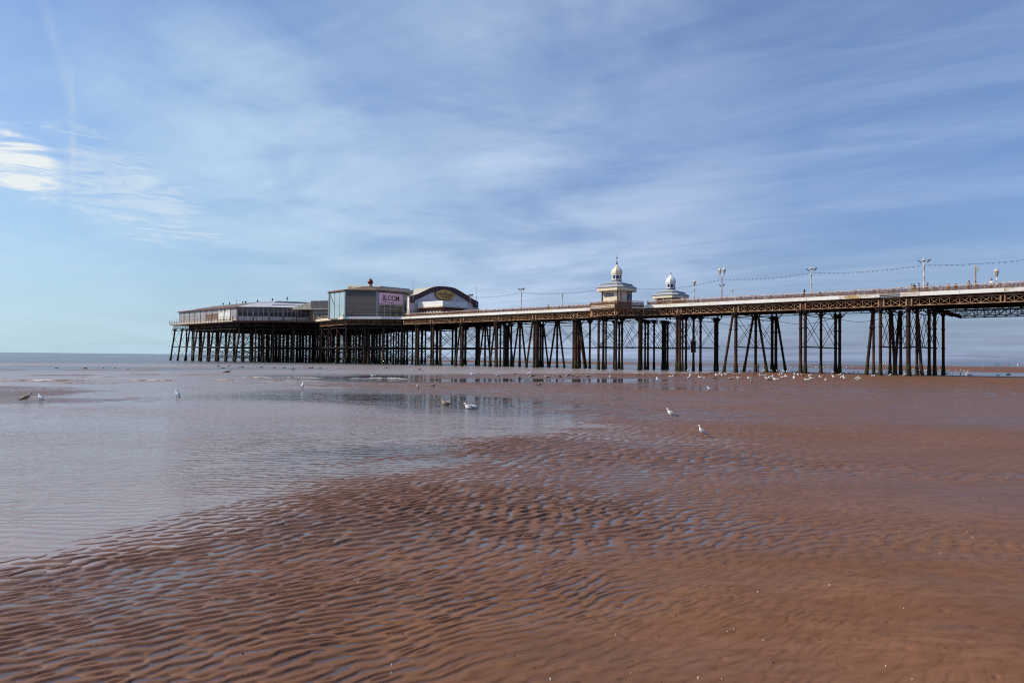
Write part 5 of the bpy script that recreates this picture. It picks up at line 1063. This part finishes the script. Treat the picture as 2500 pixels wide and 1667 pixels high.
# one gull in flight under the deck
mb = MB(); sp = [(-.24, 0, .010, .03), (-.12, 0, .045, .04), (0, 0, .06, .055), (.10, .005, .05, .045), (.17, .01, .034, .033), (.215, .005, .02, .02)]
mb.tube([(a, 0, c) for a, c, _, _ in sp], [(r_, q) for _, _, r_, q in sp], GPALE, 10); fly = bpy.data.objects.new('gull', None); C.objects.link(fly); mb.build('body', fly, True)
for d in (-1, 1):
    mb = MB(); mb.tube([(.05, d*.04, .02), (.07, d*.25, .16), (.02, d*.46, .20), (-.10, d*.64, .12)], [(.085, .012), (.08, .010), (.055, .008), (.01, .004)], GBROWN, 6); mb.build('wing', fly, True)
fp = O2+A2*s_at(1326, 805, 3)+W2*3; fly.location = (fp[0], fp[1], z_at(1326, 805, 3)); fly.rotation_euler = (math.radians(50), 0, math.radians(60)); fly.scale = (1.3,)*3; tag(fly, 'small gull in flight between the pier columns left of the kiosk', 'gull')
# ================================================================ PEOPLE
def person(p, face, label, top, legs, hair, h=1.7, stride=0.0, arm=.1, bend=0.0, bare=False, long_hair=False, group=None):
    V = {'pel': (0, 0, .93, .125), 'wai': (.0, 0, 1.10, .115), 'che': (.0, 0, 1.32, .14), 'nec': (0, 0, 1.47, .06), 'nk2': (.01, 0, 1.54, .055), 'hd1': (.02, 0, 1.62, .085), 'hd2': (.025, 0, 1.70, .07)}
    Ed = [('pel', 'wai'), ('wai', 'che'), ('che', 'nec'), ('nec', 'nk2'), ('nk2', 'hd1'), ('hd1', 'hd2')]
    for s, n in ((1, 'l'), (-1, 'r')):
        st = stride*s
        V.update({'hip'+n: (0, .09*s, .88, .09), 'kne'+n: (.04+st*.5, .10*s, .49, .065), 'ank'+n: (st*1.0-.02, .10*s, .09, .042), 'toe'+n: (st+.11, .11*s, .035, .035),
                  'sho'+n: (0, .175*s, 1.42, .062), 'elb'+n: (.02-st*.3+arm*.3, .235*s, 1.15, .043), 'wri'+n: (.10-st*.5+arm, .23*s, .92+arm*.4, .03), 'han'+n: (.14-st*.5+arm*1.3, .22*s, .84+arm*.6, .034)})
        Ed += [('pel', 'hip'+n), ('hip'+n, 'kne'+n), ('kne'+n, 'ank'+n), ('ank'+n, 'toe'+n), ('che', 'sho'+n), ('sho'+n, 'elb'+n), ('elb'+n, 'wri'+n), ('wri'+n, 'han'+n)]
    ks = list(V); me = bpy.data.meshes.new('body'); cb, sb = math.cos(bend), math.sin(bend)
    def bent(q):
        x, y, z = q[:3]
        if z > .95 and bend: zz = z-.95; x, z = x+zz*sb, .95+zz*cb
        return (x, y, z)
    me.from_pydata([bent(V[k_]) for k_ in ks], [(ks.index(a), ks.index(c)) for a, c in Ed], [])
    ob = bpy.data.objects.new('body', me); C.objects.link(ob); md = ob.modifiers.new('skin', 'SKIN'); sd = ob.modifiers.new('sub', 'SUBSURF'); sd.levels = sd.render_levels = 1
    for i, k_ in enumerate(ks): me.skin_vertices[0].data[i].radius = (V[k_][3],)*2
    me.skin_vertices[0].data[0].use_root = True
    m2 = bpy.data.meshes.new_from_object(ob.evaluated_get(bpy.context.evaluated_depsgraph_get())); bpy.data.objects.remove(ob); bpy.data.meshes.remove(me)
    ms = [SKIN, cloth(top), cloth(legs), cloth((.03, .028, .03))]
    for m in ms: m2.materials.append(m)
    for f in m2.polygons:
        c = f.center; z = .95+(c.z-.95)/cb if c.z > .95 else c.z
        f.material_index = 3 if z < .11 else (0 if (bare and z < .62) else 2) if z < .98 and abs(c.y) < .19 else (0 if z > 1.475 or (abs(c.y) > .17 and z < (1.2 if bare else .93)) else 1)
        f.use_smooth = True
    root = bpy.data.objects.new('person', None); C.objects.link(root); root.empty_display_size = .3; k = h/1.77; root.scale = (k, k, k); root.location = p; root.rotation_euler = (0, 0, face)
    b = bpy.data.objects.new('body', m2); C.objects.link(b); b.parent = root
    mb = MB(); hp = bent((.0, 0, 1.66)); rings = [(.0, .128, .03)]
    mb.tube([bent((.005, 0, 1.56 if not long_hair else 1.42)), bent((-.015, 0, 1.62)), bent((.0, 0, 1.70)), bent((.012, 0, 1.755)), bent((.018, 0, 1.785))], [(.07, .075), (.098, .098), (.108, .104), (.085, .085), (.03, .03)], hair if not isinstance(hair, tuple) else cloth(hair), 10)
    for i_, vv in enumerate(mb.v):          # keep the face clear
        if vv[2] < bent((0, 0, 1.70))[2] and vv[0] > .045+bent((0, 0, vv[2]))[0]*(1 if bend else 0): mb.v[i_] = (vv[0]-.07, vv[1], vv[2])
    mb.build('hair', root, True)
    return tag(root, label, 'person', group)
def deck_person(u, v, w, *a, **k): s = s_at(u, v, w); q = PW(s, w, ZF); return person(q, *a, **k)
D = lambda deg: math.radians(deg)
gp = 'people leaning at the pier rail'
deck_person(2228, 700, 1.0, D(-140), 'person in tan top leaning close to a dark haired companion at the rail', (.45, .28, .20), (.05, .05, .07), (.10, .05, .03), 1.66, bend=.45, group=gp)
deck_person(2233.5, 700, 1.0, D(-140), 'person in black jacket, fair haired, leaning on the rail at left', (.02, .02, .022), (.04, .04, .06), (.42, .34, .26), 1.70, bend=.35, group=gp)
deck_person(2245, 700, 1.1, D(150), 'person in purple grey top left of the tall post, facing left', (.14, .13, .22), (.05, .05, .06), (.16, .09, .06), 1.76, bend=.15, group=gp)
deck_person(2264.5, 700, 1.0, D(170), 'person in black with brown hair just right of the tall post', (.016, .016, .02), (.03, .03, .035), (.10, .055, .03), 1.70, group=gp)
deck_person(2315.7, 698, 1.4, D(-120), 'fair haired person in orange brown top half hidden by the rail', (.42, .22, .08), (.10, .08, .06), (.62, .50, .30), 1.52, group=gp)
deck_person(2334, 697, 1.4, D(-120), 'short dark haired person almost hidden below the rail', (.30, .12, .06), (.06, .05, .05), (.03, .02, .02), 1.42, group=gp)
deck_person(2366, 695, 1.3, D(-100), 'person with black hair at the rail left of the bare rusty post', (.25, .15, .12), (.04, .04, .05), (.015, .012, .014), 1.66, group=gp)
deck_person(2420.5, 692, 1.4, D(-150), 'person in white with long black hair left of the short lantern', (.70, .68, .68), (.05, .05, .06), (.012, .010, .012), 1.78, long_hair=True, group=gp)
deck_person(1667, 731, 2.2, D(100), 'person in white shirt at the rail before the white kiosk', (.72, .74, .80), (.10, .12, .2), (.35, .20, .12), 1.80)
deck_person(1673, 731, 1.4, D(-80), 'person in peach top at the rail before the white kiosk', (.62, .34, .22), (.10, .08, .08), (.40, .22, .12), 1.55)
deck_person(1338.8, 750, 2.0, D(-100), 'lone person above the rail between the floodlight post and slim white post', (.45, .16, .10), (.05, .05, .06), (.12, .05, .03), 1.62)
def beach_person(u, v, h, *a, **k):
    p = at(u, v); z = max(0.0, ground_e(p[0], p[1])); d = ray(u, v); t = (z-EYE)/d[2]; return person((d[0]*t, d[1]*t, z-.01), *a, h=h, **k)
beach_person(1852, 905.5, 1.28, D(-10), 'child with dark hair in dark red top wading between the splayed legs', (.18, .025, .035), (.02, .02, .025), (.02, .012, .012), long_hair=True, stride=.08)
beach_person(1865.5, 903.5, 1.15, D(20), 'small child in red partly behind a splayed pier leg', (.30, .06, .05), (.08, .03, .03), (.05, .03, .02), stride=.1)
bg_ = 'people walking far out on the sand'
for (u, v, h, f, lab, top, legs, hair, st, bare) in [
    (2157.2, 894.3, 1.76, 30, 'far walker in pale blue top with dark trousers between the trestles', (.62, .72, .82), (.06, .07, .10), (.05, .03, .03), .12, False),
    (2163.0, 894.6, 1.68, 60, 'far walker in cream top with bare legs between the trestles', (.66, .60, .52), (.30, .20, .14), (.16, .09, .05), .16, True),
    (2323, 895.2, 1.72, 100, 'lone far walker in white just right of the last column', (.74, .72, .72), (.30, .22, .20), (.30, .18, .12), .12, True),
    (2431.8, 895, 1.66, 0, 'leftmost of the far group, in dark maroon clothes', (.10, .035, .045), (.05, .02, .03), (.03, .02, .02), .1, False),
    (2438.6, 895.1, 1.62, 180, 'far walker in navy beside the dark maroon one', (.02, .03, .07), (.02, .02, .04), (.03, .02, .02), .08, False),
    (2446.4, 894.6, 1.66, 10, 'far walker in teal blue, middle of the far group', (.03, .16, .24), (.04, .05, .08), (.05, .03, .02), .1, False),
    (2455, 895, 1.58, 160, 'far walker in brick red, right of the teal one', (.36, .10, .07), (.08, .05, .05), (.05, .03, .02), .12, False),
    (2458.2, 894.9, 1.50, 20, 'short far walker in pink beside the brick red one', (.55, .30, .26), (.12, .08, .08), (.10, .05, .03), .1, False),
    (2465, 893.6, 1.70, 90, 'far walker in black nearest the sea edge', (.02, .02, .025), (.02, .02, .03), (.02, .02, .02), .06, False),
    (2485, 895.4, 1.92, 0, 'far walker all in white in mid stride', (.78, .78, .80), (.74, .74, .76), (.05, .03, .03), .26, False),
    (2496, 895.4, 1.86, 180, 'far walker in bright pink at the right edge', (.68, .12, .20), (.08, .06, .09), (.04, .02, .02), .12, False)]:
    beach_person(u, v, h, D(f), lab, top, legs, hair, stride=st, bare=bare, group=bg_)
SKYT = (0.85, 1.03, 1.36); HZR = (1.55, 1.93, 3.4); HZL = (4.6, 6.8, 7.9); CLR = (4.7, 5.9, 8.1); CLL = (5.6, 7.5, 9.0); SUNE = 4.8; EXPO = 0.0
# ================================================================ SKY, SUN, CAMERA
w = bpy.data.worlds.new('World'); S = bpy.context.scene; S.world = w; w.use_nodes = True; t = w.node_tree; b = NB(t); n = t.nodes; l = t.links
bg = n['Background']; bg.inputs[1].default_value = .10
sky = b.new('ShaderNodeTexSky'); sky.sky_type = 'NISHITA'; sky.sun_disc = False; sky.sun_elevation = SUN_EL; sky.sun_rotation = SUN_AZ; sky.air_density = 1.0; sky.dust_density = .8; sky.ozone_density = 1.6; sky.altitude = 0
dv = b.vmath('NORMALIZE', b.new('ShaderNodeTexCoord').outputs['Generated']); sp = b.new('ShaderNodeSeparateXYZ'); l.new(dv, sp.inputs[0]); dx, dy, dz = sp.outputs
den = b.math('ADD', b.math('MAXIMUM', dz, 0.0), .10); cx = b.math('DIVIDE', dx, den); cy = b.math('DIVIDE', dy, den)
def rot(a, sx, sy):
    c, s = math.cos(a), math.sin(a); u = b.math('ADD', b.math('MULTIPLY', cx, c*sx), b.math('MULTIPLY', cy, s*sx)); v = b.math('ADD', b.math('MULTIPLY', cx, -s*sy), b.math('MULTIPLY', cy, c*sy))
    k = b.new('ShaderNodeCombineXYZ'); l.new(u, k.inputs[0]); l.new(v, k.inputs[1]); return k.outputs[0]
right = b.ramp(dx, -.15, .45)
n1 = b.noise(rot(math.radians(-38), .34, 1.25), 1.15, 6, .52, .35)       # long streaks running up to the right
n2 = b.noise(rot(math.radians(20), .9, .55), .95, 6, .55, .5)
n3 = b.noise(rot(math.radians(0), .5, .5), .62, 3, .5)
veil = b.math('ADD', b.math('MULTIPLY', b.math('SUBTRACT', 1.0, right), n2), b.math('MULTIPLY', right, n1))
cov = b.ramp(b.math('ADD', b.math('MULTIPLY', veil, .62), b.math('MULTIPLY', n3, .38)), .36, .64)
cov = b.math('MULTIPLY', cov, b.math('SUBTRACT', .44, b.math('MULTIPLY', right, .06)))
def blob(u, v, ra, rb, tilt=0.0):          # soft patch of sky round one direction
    d = ray(u, v); d = d/np.linalg.norm(d); ex = np.cross(d, [0, 0, 1]); ex /= np.linalg.norm(ex); ey = np.cross(ex, d)
    ex, ey = ex*math.cos(tilt)+ey*math.sin(tilt), -ex*math.sin(tilt)+ey*math.cos(tilt)
    a = b.math('DIVIDE', b.vmath('DOT_PRODUCT', dv, tuple(ex)), ra); c = b.math('DIVIDE', b.vmath('DOT_PRODUCT', dv, tuple(ey)), rb)
    q = b.math('ADD', b.math('MULTIPLY', a, a), b.math('MULTIPLY', c, c)); f = b.math('SUBTRACT', 1.0, q, clamp=True)
    front = b.math('GREATER_THAN', b.vmath('DOT_PRODUCT', dv, tuple(d)), .2); return b.math('MULTIPLY', f, front)
fibre = b.noise(rot(math.radians(-30), .8, 3.2), 2.1, 8, .62, .7)
cov = b.math('MULTIPLY', cov, b.ramp(fibre, .25, .72, .60, 1.34))
wisp = b.noise(rot(math.radians(32), 2.2, 4.2), 1.6, 9, .66, 1.0)
ci = b.math('MAXIMUM', blob(300, 455, .135, .058, math.radians(-24)), b.math('MULTIPLY', blob(40, 395, .07, .045, math.radians(-30)), 1.2))
cirrus = b.math('MULTIPLY', b.ramp(b.math('ADD', wisp, b.math('MULTIPLY', ci, .20)), .54, .80), b.ramp(ci, 0.0, .35))
band_ = b.math('MULTIPLY', b.math('MAXIMUM', b.math('MAXIMUM', blob(820, 480, .36, .16, math.radians(-34)), blob(1250, 560, .36, .30, 0)), b.math('MULTIPLY', blob(1330, 60, .34, .30, 0), .75)), b.ramp(b.noise(rot(math.radians(10), .8, .8), 1.3, 7, .56, .4), .28, .66))
cov = b.math('ADD', cov, b.math('MULTIPLY', band_, .80), clamp=True)
# vapour trail
def great(u0, v0, u1, v1, wd):
    a, c = ray(u0, v0), ray(u1, v1); a /= np.linalg.norm(a); c /= np.linalg.norm(c); nn = np.cross(a, c); nn /= np.linalg.norm(nn)
    d = b.math('ABSOLUTE', b.math('ADD', b.vmath('DOT_PRODUCT', dv, tuple(nn)), b.math('MULTIPLY', b.math('SUBTRACT', b.noise(dv, 7, 3), .5), .012)))
    m = (a+c)/2; m /= np.linalg.norm(m); half = math.cos(math.acos(float(a@c))*.55)
    return b.math('MULTIPLY', b.ramp(d, 0.0, wd, 1.0, 0.0), b.ramp(b.vmath('DOT_PRODUCT', dv, tuple(m)), half-.006, half+.006))
trail = b.math('MAXIMUM', b.math('MULTIPLY', great(95, -40, 172, 250, .009), .26), b.math('MULTIPLY', great(172, 240, 180, 480, .0055), .42))
trail = b.math('MULTIPLY', trail, b.ramp(b.noise(dv, 26, 3), .3, .6, .35, 1.0))
left = b.ramp(dx, .25, -.60)
haze = b.math('POWER', b.math('SUBTRACT', 1.0, b.math('MAXIMUM', dz, 0.0), clamp=True), b.math('MULTIPLY_ADD', left, -2.6, 7.0))
base = b.mix(1.0, sky.outputs[0], sky.outputs[0])
hs = b.new('ShaderNodeMix', data_type='RGBA', blend_type='MULTIPLY'); hs.inputs[0].default_value = 1.0; l.new(sky.outputs[0], hs.inputs[6]); hs.inputs[7].default_value = (SKYT[0], SKYT[1], SKYT[2], 1); base = hs.outputs[2]
hz = b.mix(left, c4(HZR), c4(HZL))
base = b.mix(b.math('MULTIPLY', haze, .80), base, hz)
cc = b.mix(left, c4(CLR), c4(CLL))
o1 = b.mix(cov, base, cc); o2 = b.mix(b.math('ADD', b.math('MULTIPLY', cirrus, .40), b.math('MULTIPLY', b.math('MULTIPLY', b.ramp(blob(30, 392, .062, .042, math.radians(-30)), .05, .75), b.ramp(wisp, .34, .60)), .62), clamp=True), o1, c4((8.3, 8.8, 8.9))); o3 = b.mix(trail, o2, c4((6.4, 7.2, 8.0)))
l.new(o3, bg.inputs[0])
sl = bpy.data.lights.new('sun', 'SUN'); sl.energy = SUNE; sl.angle = math.radians(.53); sl.color = (1, .89, .72)
so = bpy.data.objects.new('sun', sl); C.objects.link(so); so.rotation_euler = SUNV.to_track_quat('Z', 'Y').to_euler()
cam = bpy.data.cameras.new('camera'); co = bpy.data.objects.new('camera', cam); C.objects.link(co); cam.sensor_width = 36; cam.lens = 36*FPX/2500; cam.clip_end = 60000; cam.clip_start = .1
co.matrix_world = Matrix.Translation((0, 0, EYE)) @ CAM_M.to_4x4(); S.camera = co
cam.shift_y = 0
S.view_settings.view_transform = 'Standard'; S.view_settings.look = 'None'; S.view_settings.exposure = EXPO; S.view_settings.gamma = 1.0
S.cycles.use_denoising = False; S.cycles.filter_width = 1.15
S.cycles.max_bounces = 6; S.cycles.transparent_max_bounces = 12; S.cycles.caustics_reflective = False; S.cycles.caustics_refractive = False
